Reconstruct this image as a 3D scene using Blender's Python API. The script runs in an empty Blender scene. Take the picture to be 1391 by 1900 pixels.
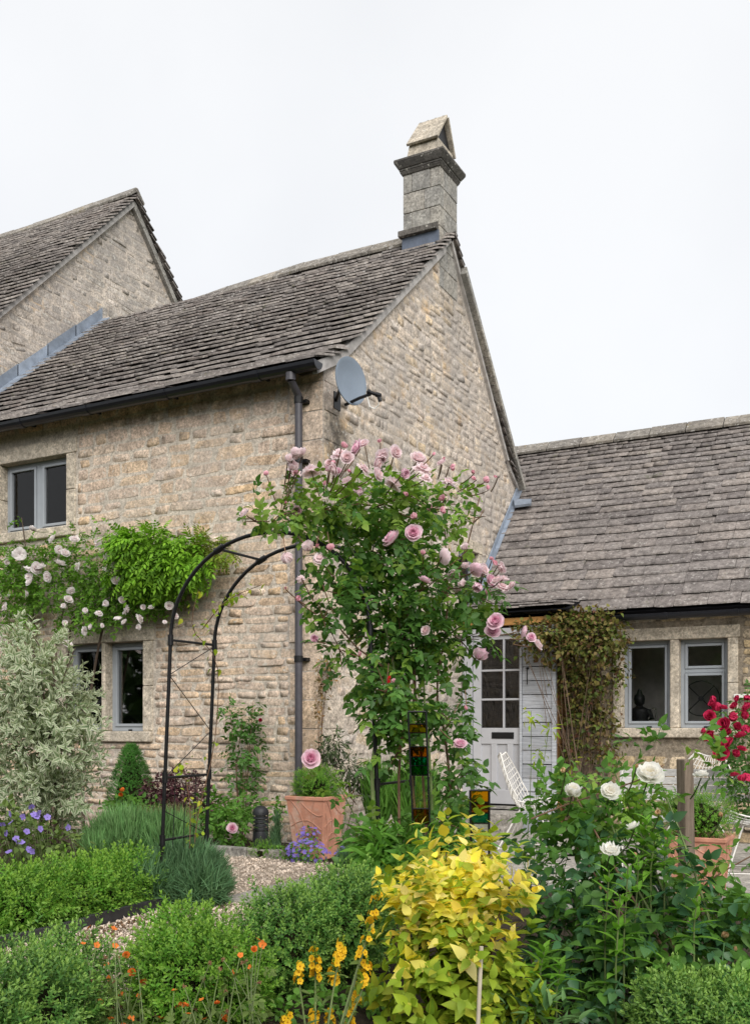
import bpy, math, random
import numpy as np
from mathutils import Vector, Matrix

# ------------------------------------------------------------------ camera, sky, sun, exposure
SC = bpy.context.scene
COL = SC.collection
RNG = np.random.default_rng(7)
random.seed(7)
R = math.radians
FOC, CXP, HYP = 1838.0, 695.5, 1345.0          # focal length, centre column and horizon row of the photograph
CAM = np.array([4.75, -7.89, 1.12])
RGT = np.array([.88229, .47073, 0.0]); FWD = np.array([-.47073, .88229, 0.0]); UPV = np.array([0, 0, 1.0])

cd = bpy.data.cameras.new('camera'); co = bpy.data.objects.new('camera', cd); COL.objects.link(co)
cd.sensor_fit = 'HORIZONTAL'; cd.sensor_width = 24.0; cd.lens = 24.0 * FOC / 1391
cd.shift_y = (HYP - 950) / 1391; cd.clip_start = .05; cd.clip_end = 2000
co.location = CAM; co.rotation_euler = (R(90), 0, math.asin(.47073))
SC.camera = co

SUN_EL, SUN_AZ = R(38), math.atan2(.66, -.75)    # azimuth clockwise from +Y
w = bpy.data.worlds.new('World'); SC.world = w; w.use_nodes = True
nt = w.node_tree; nt.nodes.clear()
out = nt.nodes.new('ShaderNodeOutputWorld'); bg = nt.nodes.new('ShaderNodeBackground')
sky = nt.nodes.new('ShaderNodeTexSky'); sky.sky_type = 'NISHITA'; sky.sun_disc = False
sky.sun_elevation = SUN_EL; sky.sun_rotation = SUN_AZ
mixw = nt.nodes.new('ShaderNodeMixRGB'); mixw.inputs[0].default_value = .93
tc = nt.nodes.new('ShaderNodeTexCoord'); nz = nt.nodes.new('ShaderNodeTexNoise')
nz.inputs['Scale'].default_value = 2.2; nz.inputs['Detail'].default_value = 6
rw = nt.nodes.new('ShaderNodeValToRGB')
rw.color_ramp.elements[0].position = .36; rw.color_ramp.elements[0].color = (3.62, 3.65, 3.70, 1)
rw.color_ramp.elements[1].position = .64; rw.color_ramp.elements[1].color = (3.94, 3.95, 3.97, 1)
nt.links.new(tc.outputs['Generated'], nz.inputs['Vector']); nt.links.new(nz.outputs[0], rw.inputs[0])
nt.links.new(sky.outputs[0], mixw.inputs[1]); nt.links.new(rw.outputs[0], mixw.inputs[2])
nt.links.new(mixw.outputs[0], bg.inputs[0]); bg.inputs[1].default_value = .1
nt.links.new(bg.outputs[0], out.inputs[0])

sl = bpy.data.lights.new('sun', 'SUN'); so = bpy.data.objects.new('sun', sl); COL.objects.link(so)
sl.energy = 1.5; sl.angle = R(50); sl.color = (1, .965, .92)
sv = Vector((math.cos(SUN_EL) * math.sin(SUN_AZ), math.cos(SUN_EL) * math.cos(SUN_AZ), math.sin(SUN_EL)))
so.rotation_euler = sv.to_track_quat('Z', 'Y').to_euler(); so.location = (8, -12, 14)

SC.view_settings.view_transform = 'Standard'; SC.view_settings.look = 'None'
SC.view_settings.exposure = 1.34; SC.view_settings.gamma = 1.0
try: SC.view_settings.use_curve_mapping = False
except Exception: pass
SC.render.engine = 'CYCLES'
SC.cycles.use_denoising = True
SC.cycles.max_bounces = 7; SC.cycles.diffuse_bounces = 3; SC.cycles.glossy_bounces = 3
SC.cycles.transmission_bounces = 4; SC.cycles.transparent_max_bounces = 8
SC.cycles.caustics_reflective = False; SC.cycles.caustics_refractive = False

# ------------------------------------------------------------------ measuring: points of the place from the photograph
def P(px, py, D):
    return CAM + RGT * ((px - CXP) / FOC * D) + FWD * D + UPV * ((HYP - py) / FOC * D)
def G(px, py, z=0.0):
    return P(px, py, FOC * (CAM[2] - z) / (py - HYP))
def onv(px, py, v):                               # on the vertical plane y = v
    a = (px - CXP) / FOC; wv = v - CAM[1]
    k = (a * .88229 * wv - .47073 * wv) / (.88229 + .47073 * a)
    D = .88229 * wv - .47073 * k
    return np.array([CAM[0] + k, v, CAM[2] + (HYP - py) / FOC * D])
def onu(px, py, u):                               # on the vertical plane x = u
    a = (px - CXP) / FOC; k = u - CAM[0]
    wv = (-a * .47073 * k - .88229 * k) / (.47073 - .88229 * a)
    D = .88229 * wv - .47073 * k
    return np.array([u, CAM[1] + wv, CAM[2] + (HYP - py) / FOC * D])
def depth(p):
    return float(np.dot(np.asarray(p) - CAM, FWD))
def norm(a):
    a = np.asarray(a, float); n = np.linalg.norm(a, axis=-1, keepdims=True); return a / np.maximum(n, 1e-9)

# ------------------------------------------------------------------ object helpers
ORG = {}
def thing(name, label, cat, loc=(0, 0, 0), group=None, kind=None):
    o = bpy.data.objects.new(name, None); COL.objects.link(o)
    o.empty_display_size = .1; o.location = [float(c) for c in loc]
    if label: o['label'] = label
    if cat: o['category'] = cat
    if group: o['group'] = group
    if kind: o['kind'] = kind
    ORG[o.name] = np.array(loc, float)
    return o
def org(o):
    return ORG[o.name] if o is not None else np.zeros(3)
def link(name, me, parent=None):
    o = bpy.data.objects.new(name, me); COL.objects.link(o)
    if parent is not None: o.parent = parent
    ORG[o.name] = org(parent)
    return o
def tag(o, label=None, cat=None, group=None, kind=None):
    if label: o['label'] = label
    if cat: o['category'] = cat
    if group: o['group'] = group
    if kind: o['kind'] = kind
    return o

def np_mesh(name, V, T, mat, smooth=False, tone=None):
    me = bpy.data.meshes.new(name)
    V = np.ascontiguousarray(V, dtype=np.float32); T = np.ascontiguousarray(T, dtype=np.int32)
    me.vertices.add(len(V)); me.vertices.foreach_set('co', V.ravel())
    me.loops.add(T.size); me.loops.foreach_set('vertex_index', T.ravel())
    k = T.shape[1]
    me.polygons.add(len(T)); me.polygons.foreach_set('loop_start', np.arange(0, T.size, k, dtype=np.int32))
    try: me.polygons.foreach_set('loop_total', np.full(len(T), k, dtype=np.int32))
    except Exception: pass
    if smooth: me.polygons.foreach_set('use_smooth', np.ones(len(T), dtype=bool))
    if tone is not None:
        at = me.attributes.new('tone', 'FLOAT', 'POINT'); at.data.foreach_set('value', np.ascontiguousarray(tone, dtype=np.float32))
    me.update(calc_edges=True)
    me.materials.append(mat)
    return me

class MB:
    """Collects boxes, tubes, prisms and lathes in world metres; build() links them as one mesh object."""
    def __init__(s): s.v = []; s.f = []
    def add(s, V, Fs):
        b = len(s.v); s.v += [tuple(float(c) for c in p) for p in V]; s.f += [tuple(int(b + i) for i in f) for f in Fs]
        return s
    def obox(s, o, ax, ay, az):                   # corner o and three edge vectors
        o, ax, ay, az = [np.asarray(a, float) for a in (o, ax, ay, az)]
        if np.dot(np.cross(ax, ay), az) < 0: o = o + ax; ax = -ax
        V = [o, o + ax, o + ax + ay, o + ay, o + az, o + ax + az, o + ax + ay + az, o + ay + az]
        return s.add(V, [(0, 3, 2, 1), (4, 5, 6, 7), (0, 1, 5, 4), (1, 2, 6, 5), (2, 3, 7, 6), (3, 0, 4, 7)])
    def box(s, x0, x1, y0, y1, z0, z1):
        return s.obox((x0, y0, z0), (x1 - x0, 0, 0), (0, y1 - y0, 0), (0, 0, z1 - z0))
    def prism(s, poly, ext):                      # planar polygon and extrusion vector
        poly = [np.asarray(p, float) for p in poly]; ext = np.asarray(ext, float); n = len(poly)
        nn = sum(np.cross(poly[i] - poly[0], poly[(i + 1) % n] - poly[0]) for i in range(n))
        if np.dot(nn, ext) > 0: poly = poly[::-1]
        V = poly + [p + ext for p in poly]
        Fs = [tuple(range(n)), tuple(range(2 * n - 1, n - 1, -1))] + [((i + 1) % n, i, n + i, n + (i + 1) % n) for i in range(n)]
        return s.add(V, Fs)
    def tube(s, pts, r0, r1=None, k=6, cap=True):
        pts = [np.asarray(p, float) for p in pts]; n = len(pts); r1 = r0 if r1 is None else r1
        ref = np.array([.31, .22, .93]); rings = []; V = []
        for i, p in enumerate(pts):
            t = norm(pts[min(i + 1, n - 1)] - pts[max(i - 1, 0)])
            a = np.cross(t, ref)
            if np.linalg.norm(a) < 1e-3: a = np.cross(t, (1, 0, 0))
            a = norm(a); b = np.cross(t, a); r = r0 + (r1 - r0) * i / max(n - 1, 1)
            V += [p + r * (math.cos(2 * math.pi * j / k) * a + math.sin(2 * math.pi * j / k) * b) for j in range(k)]
        Fs = [(i * k + j, i * k + (j + 1) % k, (i + 1) * k + (j + 1) % k, (i + 1) * k + j) for i in range(n - 1) for j in range(k)]
        if cap: Fs += [tuple(range(k - 1, -1, -1)), tuple((n - 1) * k + j for j in range(k))]
        return s.add(V, Fs)
    def lathe(s, c, prof, k=20, ax=(1, 0, 0), ay=(0, 1, 0), az=(0, 0, 1)):   # prof: (radius, height)
        c, ax, ay, az = [np.asarray(a, float) for a in (c, ax, ay, az)]; V = []
        for r, h in prof:
            V += [c + az * h + r * (math.cos(2 * math.pi * j / k) * ax + math.sin(2 * math.pi * j / k) * ay) for j in range(k)]
        n = len(prof)
        Fs = [(i * k + j, i * k + (j + 1) % k, (i + 1) * k + (j + 1) % k, (i + 1) * k + j) for i in range(n - 1) for j in range(k)]
        Fs += [tuple(range(k - 1, -1, -1)), tuple((n - 1) * k + j for j in range(k))]
        return s.add(V, Fs)
    def build(s, name, mat, parent=None, smooth=False, bevel=0.0):
        o0 = org(parent)
        me = bpy.data.meshes.new(name)
        me.from_pydata([tuple(np.array(p) - o0) for p in s.v], [], s.f); me.update()
        me.materials.append(mat)
        if smooth:
            me.polygons.foreach_set('use_smooth', np.ones(len(me.polygons), dtype=bool))
            try: me.set_sharp_from_angle(angle=R(40))
            except Exception: pass
        ob = link(name, me, parent)
        if bevel > 0:
            m = ob.modifiers.new('bevel', 'BEVEL'); m.width = bevel; m.segments = 2; m.limit_method = 'ANGLE'; m.angle_limit = R(40)
        return ob

# ------------------------------------------------------------------ many alike pieces: the largest as objects, the rest joined
TM = {}
def tmesh(tmpl, mat, smooth):
    key = (id(tmpl), mat.name)
    if key not in TM:
        TM[key] = np_mesh(tmpl.get('name', 'piece'), tmpl['V'], tmpl['T'], mat, smooth, tmpl.get('tone'))
    return TM[key]
def pieces(parent, name, tmpls, idx, pos, rot, scl, mat, n_ind=0, score=None, smooth=False, stuff=None):
    """tmpls: templates; idx, pos (N,3), rot (N,3,3, columns = template axes), scl (N,) or (N,3)."""
    N = len(pos)
    if N == 0: return
    idx = np.asarray(idx); pos = np.asarray(pos, float); rot = np.asarray(rot, float); scl = np.asarray(scl, float)
    if scl.ndim == 1: scl = np.repeat(scl[:, None], 3, 1)
    o0 = org(parent)
    if score is None: score = scl[:, 0] / np.maximum(np.linalg.norm(pos - CAM, axis=1), .1)
    order = np.argsort(-score); ind = order[:n_ind]; rest = order[n_ind:]
    A = rot * scl[:, None, :]
    for i in ind:
        ob = bpy.data.objects.new(name, tmesh(tmpls[idx[i]], mat, smooth)); COL.objects.link(ob); ob.parent = parent
        M = np.eye(4); M[:3, :3] = A[i]; M[:3, 3] = pos[i] - o0
        ob.matrix_basis = Matrix(M.tolist())
    if len(rest):
        VV, TT, NN = [], [], []; base = 0
        for t, tm in enumerate(tmpls):
            sel = rest[idx[rest] == t]
            if not len(sel): continue
            V = np.einsum('nij,kj->nki', A[sel], tm['V']) + (pos[sel] - o0)[:, None, :]
            k = len(tm['V'])
            T = tm['T'][None] + (np.arange(len(sel)) * k)[:, None, None] + base
            VV.append(V.reshape(-1, 3)); TT.append(T.reshape(-1, 3)); base += k * len(sel)
            NN.append(np.tile(tm['tone'] if 'tone' in tm else np.zeros(k), len(sel)))
        nm = stuff or name
        ob = link(nm, np_mesh(nm, np.concatenate(VV), np.concatenate(TT), mat, smooth, np.concatenate(NN)), parent)
        ob['kind'] = 'stuff'
def frames(d, n):
    d = norm(d); x = norm(np.cross(d, n)); z = np.cross(x, d)
    return np.stack([x, d, z], axis=2)
def tri(faces):
    out = []
    for f in faces:
        for i in range(1, len(f) - 1): out.append((f[0], f[i], f[i + 1]))
    return np.array(out, dtype=np.int32)

# ------------------------------------------------------------------ materials
MATS = {}
def nodes_mat(name):
    m = bpy.data.materials.new(name); m.use_nodes = True
    t = m.node_tree; t.nodes.clear()
    o = t.nodes.new('ShaderNodeOutputMaterial'); MATS[name] = m
    return m, t, o
def piece_random(t):
    g = t.nodes.new('ShaderNodeNewGeometry'); oi = t.nodes.new('ShaderNodeObjectInfo')
    a = t.nodes.new('ShaderNodeMath'); a.operation = 'ADD'
    t.links.new(g.outputs['Random Per Island'], a.inputs[0]); t.links.new(oi.outputs['Random'], a.inputs[1])
    f = t.nodes.new('ShaderNodeMath'); f.operation = 'FRACT'; t.links.new(a.outputs[0], f.inputs[0])
    return f.outputs[0], g.outputs['Position']
def ramp(t, fac, cols, pos=None, const=False):
    r = t.nodes.new('ShaderNodeValToRGB'); e = r.color_ramp.elements
    n = len(cols); pos = pos or [i / max(n - 1, 1) for i in range(n)]
    while len(e) < n: e.new(.5)
    for i in range(n):
        e[i].position = pos[i]; c = cols[i]; e[i].color = (c, c, c, 1) if isinstance(c, (int, float)) else (*c, 1)
    if const: r.color_ramp.interpolation = 'CONSTANT'
    t.links.new(fac, r.inputs[0]); return r.outputs[0]
def noise(t, vec, scale, detail=4, rough=.6, stretch=None):
    n = t.nodes.new('ShaderNodeTexNoise'); n.inputs['Scale'].default_value = scale
    n.inputs['Detail'].default_value = detail; n.inputs['Roughness'].default_value = rough
    if stretch:
        mp = t.nodes.new('ShaderNodeMapping'); mp.inputs['Scale'].default_value = stretch
        t.links.new(vec, mp.inputs['Vector']); vec = mp.outputs[0]
    t.links.new(vec, n.inputs['Vector']); return n.outputs[0]
def mix(t, fac, a, b, mode='MIX'):
    m = t.nodes.new('ShaderNodeMixRGB'); m.blend_type = mode
    for i, s in ((0, fac), (1, a), (2, b)):
        if isinstance(s, (int, float)): m.inputs[i].default_value = s if i == 0 else (s, s, s, 1)
        elif isinstance(s, tuple): m.inputs[i].default_value = (*s, 1)
        else: t.links.new(s, m.inputs[i])
    return m.outputs[0]
def principled(t, o, col, rough=.8, spec=.3, metal=0.0, bumps=()):
    b = t.nodes.new('ShaderNodeBsdfPrincipled')
    if isinstance(col, tuple): b.inputs['Base Color'].default_value = (*col, 1)
    else: t.links.new(col, b.inputs['Base Color'])
    b.inputs['Roughness'].default_value = rough; b.inputs['Metallic'].default_value = metal
    b.inputs['Specular IOR Level'].default_value = spec
    prev = None
    for h, st, di in bumps:
        bn = t.nodes.new('ShaderNodeBump'); bn.inputs['Strength'].default_value = st; bn.inputs['Distance'].default_value = di
        t.links.new(h, bn.inputs['Height'])
        if prev is not None: t.links.new(prev, bn.inputs['Normal'])
        prev = bn.outputs[0]
    if prev is not None: t.links.new(prev, b.inputs['Normal'])
    t.links.new(b.outputs[0], o.inputs[0]); return b

def plain(name, col, rough=.6, spec=.3, metal=0.0, var=.12, scale=14, bump=.15, dist=.004, stretch=None, dirt=None):
    m, t, o = nodes_mat(name); pr, pos = piece_random(t)
    n = noise(t, pos, scale, 5, .6, stretch)
    c = mix(t, 1.0, col, ramp(t, n, [1 - var, 1 + var], [.3, .7]), 'MULTIPLY')
    c = mix(t, 1.0, c, ramp(t, pr, [1 - var * .7, 1 + var * .7]), 'MULTIPLY')
    if dirt: c = mix(t, ramp(t, noise(t, pos, dirt[1], 6, .7), [0.0, dirt[3]], [dirt[2], min(dirt[2] + .18, 1)]), c, dirt[0])
    principled(t, o, c, rough, spec, metal, [(noise(t, pos, scale * 4, 3), bump, dist)] if bump else [])
    return m
def stone_mat(name, cols, grey, grey_amt, lichen=.5, bump=.6, stains=(), ochre=0.0):
    m, t, o = nodes_mat(name); pr, pos = piece_random(t)
    c = ramp(t, pr, cols)
    c = mix(t, 1.0, c, ramp(t, noise(t, pos, 9, 6, .7), [.70, 1.26], [.38, .62]), 'MULTIPLY')
    c = mix(t, 1.0, c, ramp(t, noise(t, pos, 38, 5, .8), [.56, 1.42], [.38, .62]), 'MULTIPLY')
    c = mix(t, ramp(t, noise(t, pos, 2.3, 4, .6), [0.0, ochre], [.56, .68]), c, mix(t, 1.0, (.62, .40, .19), ramp(t, noise(t, pos, 30, 5, .75), [.75, 1.3], [.4, .6]), 'MULTIPLY'))
    c = mix(t, ramp(t, noise(t, pos, 1.1, 6, .7), [0.0, grey_amt], [.44, .62]), c, mix(t, 1.0, grey, ramp(t, noise(t, pos, 30, 5, .75), [.72, 1.25], [.4, .6]), 'MULTIPLY'))
    c = mix(t, ramp(t, noise(t, pos, 6.5, 6, .75), [0.0, .55 * grey_amt], [.57, .70]), c, (.15, .135, .115))
    for (ctr, rad, am) in stains:                      # old damp stains below gutter ends and sills
        sb_ = t.nodes.new('ShaderNodeVectorMath'); sb_.operation = 'SUBTRACT'; sb_.inputs[1].default_value = ctr; t.links.new(pos, sb_.inputs[0])
        sc_ = t.nodes.new('ShaderNodeVectorMath'); sc_.operation = 'MULTIPLY'; sc_.inputs[1].default_value = [1 / v for v in rad]; t.links.new(sb_.outputs[0], sc_.inputs[0])
        ln_ = t.nodes.new('ShaderNodeVectorMath'); ln_.operation = 'LENGTH'; t.links.new(sc_.outputs[0], ln_.inputs[0])
        ad_ = t.nodes.new('ShaderNodeMath'); ad_.operation = 'ADD'; t.links.new(ln_.outputs['Value'], ad_.inputs[0])
        t.links.new(ramp(t, noise(t, pos, 5, 6, .75), [-.6, .6] if False else [0.0, 1.0], [.3, .7]), ad_.inputs[1])
        c = mix(t, ramp(t, ad_.outputs[0], [am, 0.0], [.62, 1.0] if False else [.55, 1.0]), c, (.10, .09, .08))
    c = mix(t, ramp(t, noise(t, pos, 21, 3, .5), [0.0, lichen], [.62, .68]), c, (.62, .60, .54))
    principled(t, o, c, .93, .12, 0, [(noise(t, pos, 70, 5, .75), bump * .8, .008), (noise(t, pos, 18, 5, .7), bump * .35, .012)])
    return m
def slate_mat(name, cols, lich=.5, warm=.25):
    m, t, o = nodes_mat(name); pr, pos = piece_random(t)
    c = ramp(t, pr, cols)
    c = mix(t, 1.0, c, ramp(t, noise(t, pos, 14, 6, .75), [.62, 1.36], [.38, .62]), 'MULTIPLY')
    c = mix(t, ramp(t, noise(t, pos, .9, 4, .6), [0.0, .5], [.45, .7]), c, (.085, .075, .072))
    c = mix(t, ramp(t, noise(t, pos, 26, 4, .6), [0.0, lich], [.59, .65]), c, (.50, .48, .45))
    c = mix(t, ramp(t, noise(t, pos, 9, 5, .7), [0.0, warm], [.62, .72]), c, (.36, .27, .13))
    c = mix(t, ramp(t, noise(t, pos, 10, 6, .8), [0.0, lich * .9], [.59, .66]), c, (.40, .385, .355))
    c = mix(t, ramp(t, noise(t, pos, 4.5, 6, .8), [0.0, .5], [.60, .68]), c, (.09, .10, .05))
    c = mix(t, ramp(t, noise(t, pos, 42, 3, .5), [0.0, .8], [.66, .72]), c, (.03, .028, .028))
    principled(t, o, c, .9, .2, 0, [(noise(t, pos, 70, 4, .7), .5, .006), (noise(t, pos, 18, 4, .6), .5, .015)])
    return m
def leaf_mat(name, cols, edge=None, trans=.28, rough=.5, spec=.35, tcol=None, patch=None):
    m, t, o = nodes_mat(name); pr, pos = piece_random(t)
    c = ramp(t, pr, cols)
    c = mix(t, 1.0, c, ramp(t, noise(t, pos, 5, 2, .5), [.75, 1.25], [.35, .65]), 'MULTIPLY')
    if patch: c = mix(t, ramp(t, noise(t, pos, patch[1], 3, .6), [0.0, patch[3]], [patch[2], patch[2] + .15]), c, patch[0])
    if edge:
        a = t.nodes.new('ShaderNodeAttribute'); a.attribute_name = 'tone'
        pw_ = t.nodes.new('ShaderNodeMath'); pw_.operation = 'POWER'; pw_.inputs[1].default_value = 1.25; t.links.new(a.outputs['Fac'], pw_.inputs[0])
        c = mix(t, pw_.outputs[0], c, edge)
    b = principled(t, o, c, rough, spec * .6)
    if trans > 0:
        tr = t.nodes.new('ShaderNodeBsdfTranslucent'); t.links.new(mix(t, .5, c, mix(t, 1.0, c, (1.3, 1.35, .6), 'MULTIPLY')), tr.inputs[0])
        ms = t.nodes.new('ShaderNodeMixShader'); ms.inputs[0].default_value = trans
        t.links.new(b.outputs[0], ms.inputs[1]); t.links.new(tr.outputs[0], ms.inputs[2]); t.links.new(ms.outputs[0], o.inputs[0])
    return m
def petal_mat(name, outer, inner, trans=.3, var=.1):
    m, t, o = nodes_mat(name); pr, pos = piece_random(t)
    a = t.nodes.new('ShaderNodeAttribute'); a.attribute_name = 'tone'
    oi = t.nodes.new('ShaderNodeObjectInfo')
    c = mix(t, a.outputs['Fac'], outer, inner)
    c = mix(t, ramp(t, oi.outputs['Random'], [0.0, .6], [.3, 1]), c, mix(t, .5, c, outer))
    c = mix(t, 1.0, c, ramp(t, pr, [1 - var, 1 + var * .5]), 'MULTIPLY')
    b = principled(t, o, c, .6, .2)
    tr = t.nodes.new('ShaderNodeBsdfTranslucent'); t.links.new(c, tr.inputs[0])
    ms = t.nodes.new('ShaderNodeMixShader'); ms.inputs[0].default_value = trans
    t.links.new(b.outputs[0], ms.inputs[1]); t.links.new(tr.outputs[0], ms.inputs[2]); t.links.new(ms.outputs[0], o.inputs[0])
    return m
def glass_mat(name, tint=(1, 1, 1), refl=.06):
    m, t, o = nodes_mat(name)
    tr = t.nodes.new('ShaderNodeBsdfTransparent'); tr.inputs[0].default_value = (*tint, 1)
    gl = t.nodes.new('ShaderNodeBsdfGlossy'); gl.inputs['Roughness'].default_value = .02
    fr = t.nodes.new('ShaderNodeFresnel'); fr.inputs['IOR'].default_value = 1.46
    ms = t.nodes.new('ShaderNodeMixShader')
    t.links.new(fr.outputs[0], ms.inputs[0]); t.links.new(tr.outputs[0], ms.inputs[1]); t.links.new(gl.outputs[0], ms.inputs[2])
    t.links.new(ms.outputs[0], o.inputs[0]); return m

M_WALL = stone_mat('limestone_rubble', [(.517, .379, .261), (.577, .449, .349), (.497, .389, .308), (.617, .495, .385), (.577, .414, .261), (.527, .434, .365)], (.43, .375, .325), .5, .55, .8, ((( .0, .22, 3.75), (.5, .42, .95), .8), ((.0, 2.9, 6.3), (.5, .7, 1.2), .35), ((-1.0, 0, 4.3), (3.5, .5, .35), .45)), .4)
M_GABLE = stone_mat('weathered_rubble', [(.507, .424, .338), (.537, .455, .370), (.488, .419, .354), (.548, .470, .391), (.577, .455, .312), (.488, .429, .374), (.527, .465, .406), (.458, .384, .323)], (.36, .325, .295), .8, .7, .9, ((( .0, .22, 3.75), (.5, .42, .95), .8), ((.0, 2.9, 6.3), (.5, .7, 1.2), .35), ((-1.0, 0, 4.3), (3.5, .5, .35), .45)), .55)
M_OLD = stone_mat('grey_rubble', [(.427, .369, .312), (.388, .348, .312), (.468, .414, .359), (.348, .318, .286), (.497, .444, .391)], (.30, .275, .255), .8, .6)
M_MORT = stone_mat('lime_mortar', [(.517, .455, .380), (.517, .455, .380)], (.44, .395, .335), .6, .3, .5, ((( .0, .22, 3.75), (.5, .42, .95), .8), ((.0, 2.9, 6.3), (.5, .7, 1.2), .35), ((-1.0, 0, 4.3), (3.5, .5, .35), .45)))
M_MORTG = stone_mat('weathered_mortar', [(.497, .434, .370), (.497, .434, .370)], (.37, .335, .30), .8, .4, .6, ((( .0, .22, 3.75), (.5, .42, .95), .8), ((.0, 2.9, 6.3), (.5, .7, 1.2), .35), ((-1.0, 0, 4.3), (3.5, .5, .35), .45)), .4)
M_WING = stone_mat('warm_rubble', [(.42, .32, .19), (.36, .28, .18), (.50, .38, .22), (.40, .34, .26), (.55, .45, .32), (.46, .33, .17)], (.30, .27, .23), .4, .4)
M_WMORT = stone_mat('brown_mortar', [(.24, .20, .15), (.24, .20, .15)], (.2, .18, .15), .5, .1)
M_ASH = stone_mat('dressed_stone', [(.50, .435, .345), (.47, .41, .33)], (.40, .36, .30), .4, .25, .25)
M_CHIM = stone_mat('chimney_stone', [(.30, .285, .255), (.27, .26, .24), (.33, .305, .265)], (.235, .23, .22), .6, .45, .4)
M_CHIMT = stone_mat('pale_cap_stone', [(.42, .37, .30), (.44, .385, .31)], (.34, .32, .285), .4, .4, .3)
M_CAP = stone_mat('dark_cornice', [(.10, .095, .088), (.12, .11, .10)], (.07, .068, .065), .6, .5, .4)
M_SLATE = slate_mat('stone_slate', [(.178, .152, .138), (.235, .21, .194), (.145, .13, .122), (.28, .25, .225), (.20, .178, .163)])
M_SLATEW = slate_mat('wing_slate', [(.165, .148, .14), (.21, .188, .176), (.135, .12, .115), (.24, .21, .19), (.18, .16, .15)], .4, .12)
M_RIDGE = slate_mat('ridge_stone', [(.25, .225, .19), (.20, .185, .165), (.28, .25, .21)], .85, .85)
M_FLAG = stone_mat('flagstone', [(.34, .32, .285), (.38, .35, .31), (.30, .285, .26)], (.27, .255, .23), .5, .3, .25)
M_GUT = plain('black_gutter', (.011, .012, .017), .35, .5, 0, .2, 20, .05)
M_PIPE = plain('dark_grey_pipe', (.055, .052, .06), .45, .45, 0, .15, 20, .05)
M_LEAD = plain('lead_flashing', (.235, .275, .335), .55, .5, .2, .3, 7, .2, .006)
M_FILLET = plain('verge_mortar', (.40, .38, .365), .9, .2, 0, .3, 9, .4, .01)
M_FRAME = plain('grey_window_paint', (.30, .325, .35), .45, .4, 0, .05, 8, .03)
M_DOOR = plain('pale_grey_door_paint', (.40, .405, .425), .5, .35, 0, .06, 6, .05, .003, None, ((.33, .30, .27), 3, .62, .5))
M_BLACK = plain('black_metal', (.006, .006, .007), .45, .35, 0, .2, 20, .1)
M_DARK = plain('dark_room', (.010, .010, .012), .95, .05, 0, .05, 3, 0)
M_ROOM = plain('room_plaster', (.55, .53, .49), .9, .1)
M_CURT = plain('pale_curtain', (.62, .60, .58), .9, .1, 0, .1, 3, 0, .004, (8, 8, .3))
M_LEADD = plain('dark_lead', (.10, .12, .16), .5, .5, .2, .3, 7, .2, .006)
M_GLASS = glass_mat('window_glass')
M_PLANK = plain('weathered_grey_board', (.33, .345, .37), .85, .2, 0, .3, 10, .5, .004, (.4, .4, 6), ((.25, .23, .21), 9, .55, .6))
M_OAK = plain('oiled_timber', (.23, .12, .045), .7, .3, 0, .3, 8, .4, .004, (6, 6, 1))
M_BEAM = plain('orange_timber', (.42, .22, .07), .7, .3, 0, .25, 8, .4, .004, (1, 8, 8))
M_STAKE = plain('weathered_stake', (.21, .165, .125), .9, .2, 0, .35, 9, .6, .004, (6, 6, .7))
M_DISH = plain('grey_dish', (.155, .19, .235), .5, .4, 0, .06, 5, .04)
M_WHITEM = plain('white_painted_wire', (.66, .64, .60), .6, .3, 0, .12, 30, .2, .002, None, ((.30, .22, .15), 18, .62, .5))
M_WHITEW = plain('white_weathered_wood', (.52, .51, .49), .85, .2, 0, .25, 12, .4, .003, (1, 6, 6))
M_TERRA = plain('terracotta', (.45, .215, .145), .9, .15, 0, .25, 7, .5, .004, None, ((.58, .44, .36), 6, .5, .75))
M_TERRAL = plain('terracotta_line', (.47, .245, .17), .9, .2, 0, .16, 8, .2, .003)
M_SOIL = plain('dark_soil', (.045, .034, .025), .95, .1, 0, .45, 6, 1.0, .03)
M_EDGE = plain('black_edging', (.03, .03, .032), .5, .4, 0, .3, 12, .2)
M_BOLL = plain('black_lamp_housing', (.022, .023, .027), .5, .4, 0, .2, 12, .1)
M_BARK = plain('brown_bark', (.085, .062, .045), .9, .2, 0, .35, 20, .5)
M_GSTEM = plain('green_stem', (.10, .135, .045), .6, .3, 0, .3, 12, .1)
M_RSTEM = plain('reddish_stem', (.15, .085, .05), .6, .3, 0, .35, 9, .1)
M_CANE = plain('bamboo_cane', (.42, .37, .29), .7, .3, 0, .2, 12, .1)
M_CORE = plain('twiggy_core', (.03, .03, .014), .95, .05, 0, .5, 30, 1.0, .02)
M_GRAV = plain('pale_gravel', (.60, .50, .41), .9, .2, 0, .38, 6, .3)
M_SAND = plain('gravel_bed', (.37, .30, .235), .95, .1, 0, .35, 30, .8, .02)
M_STATUE = plain('black_statue', (.01, .01, .011), .5, .3)
M_CHROME = plain('chrome', (.6, .6, .6), .2, .5, 1.0, .05, 8, 0)
M_WPLAS = plain('white_plastic', (.68, .67, .64), .5, .4, 0, .05, 8, .02)

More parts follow.
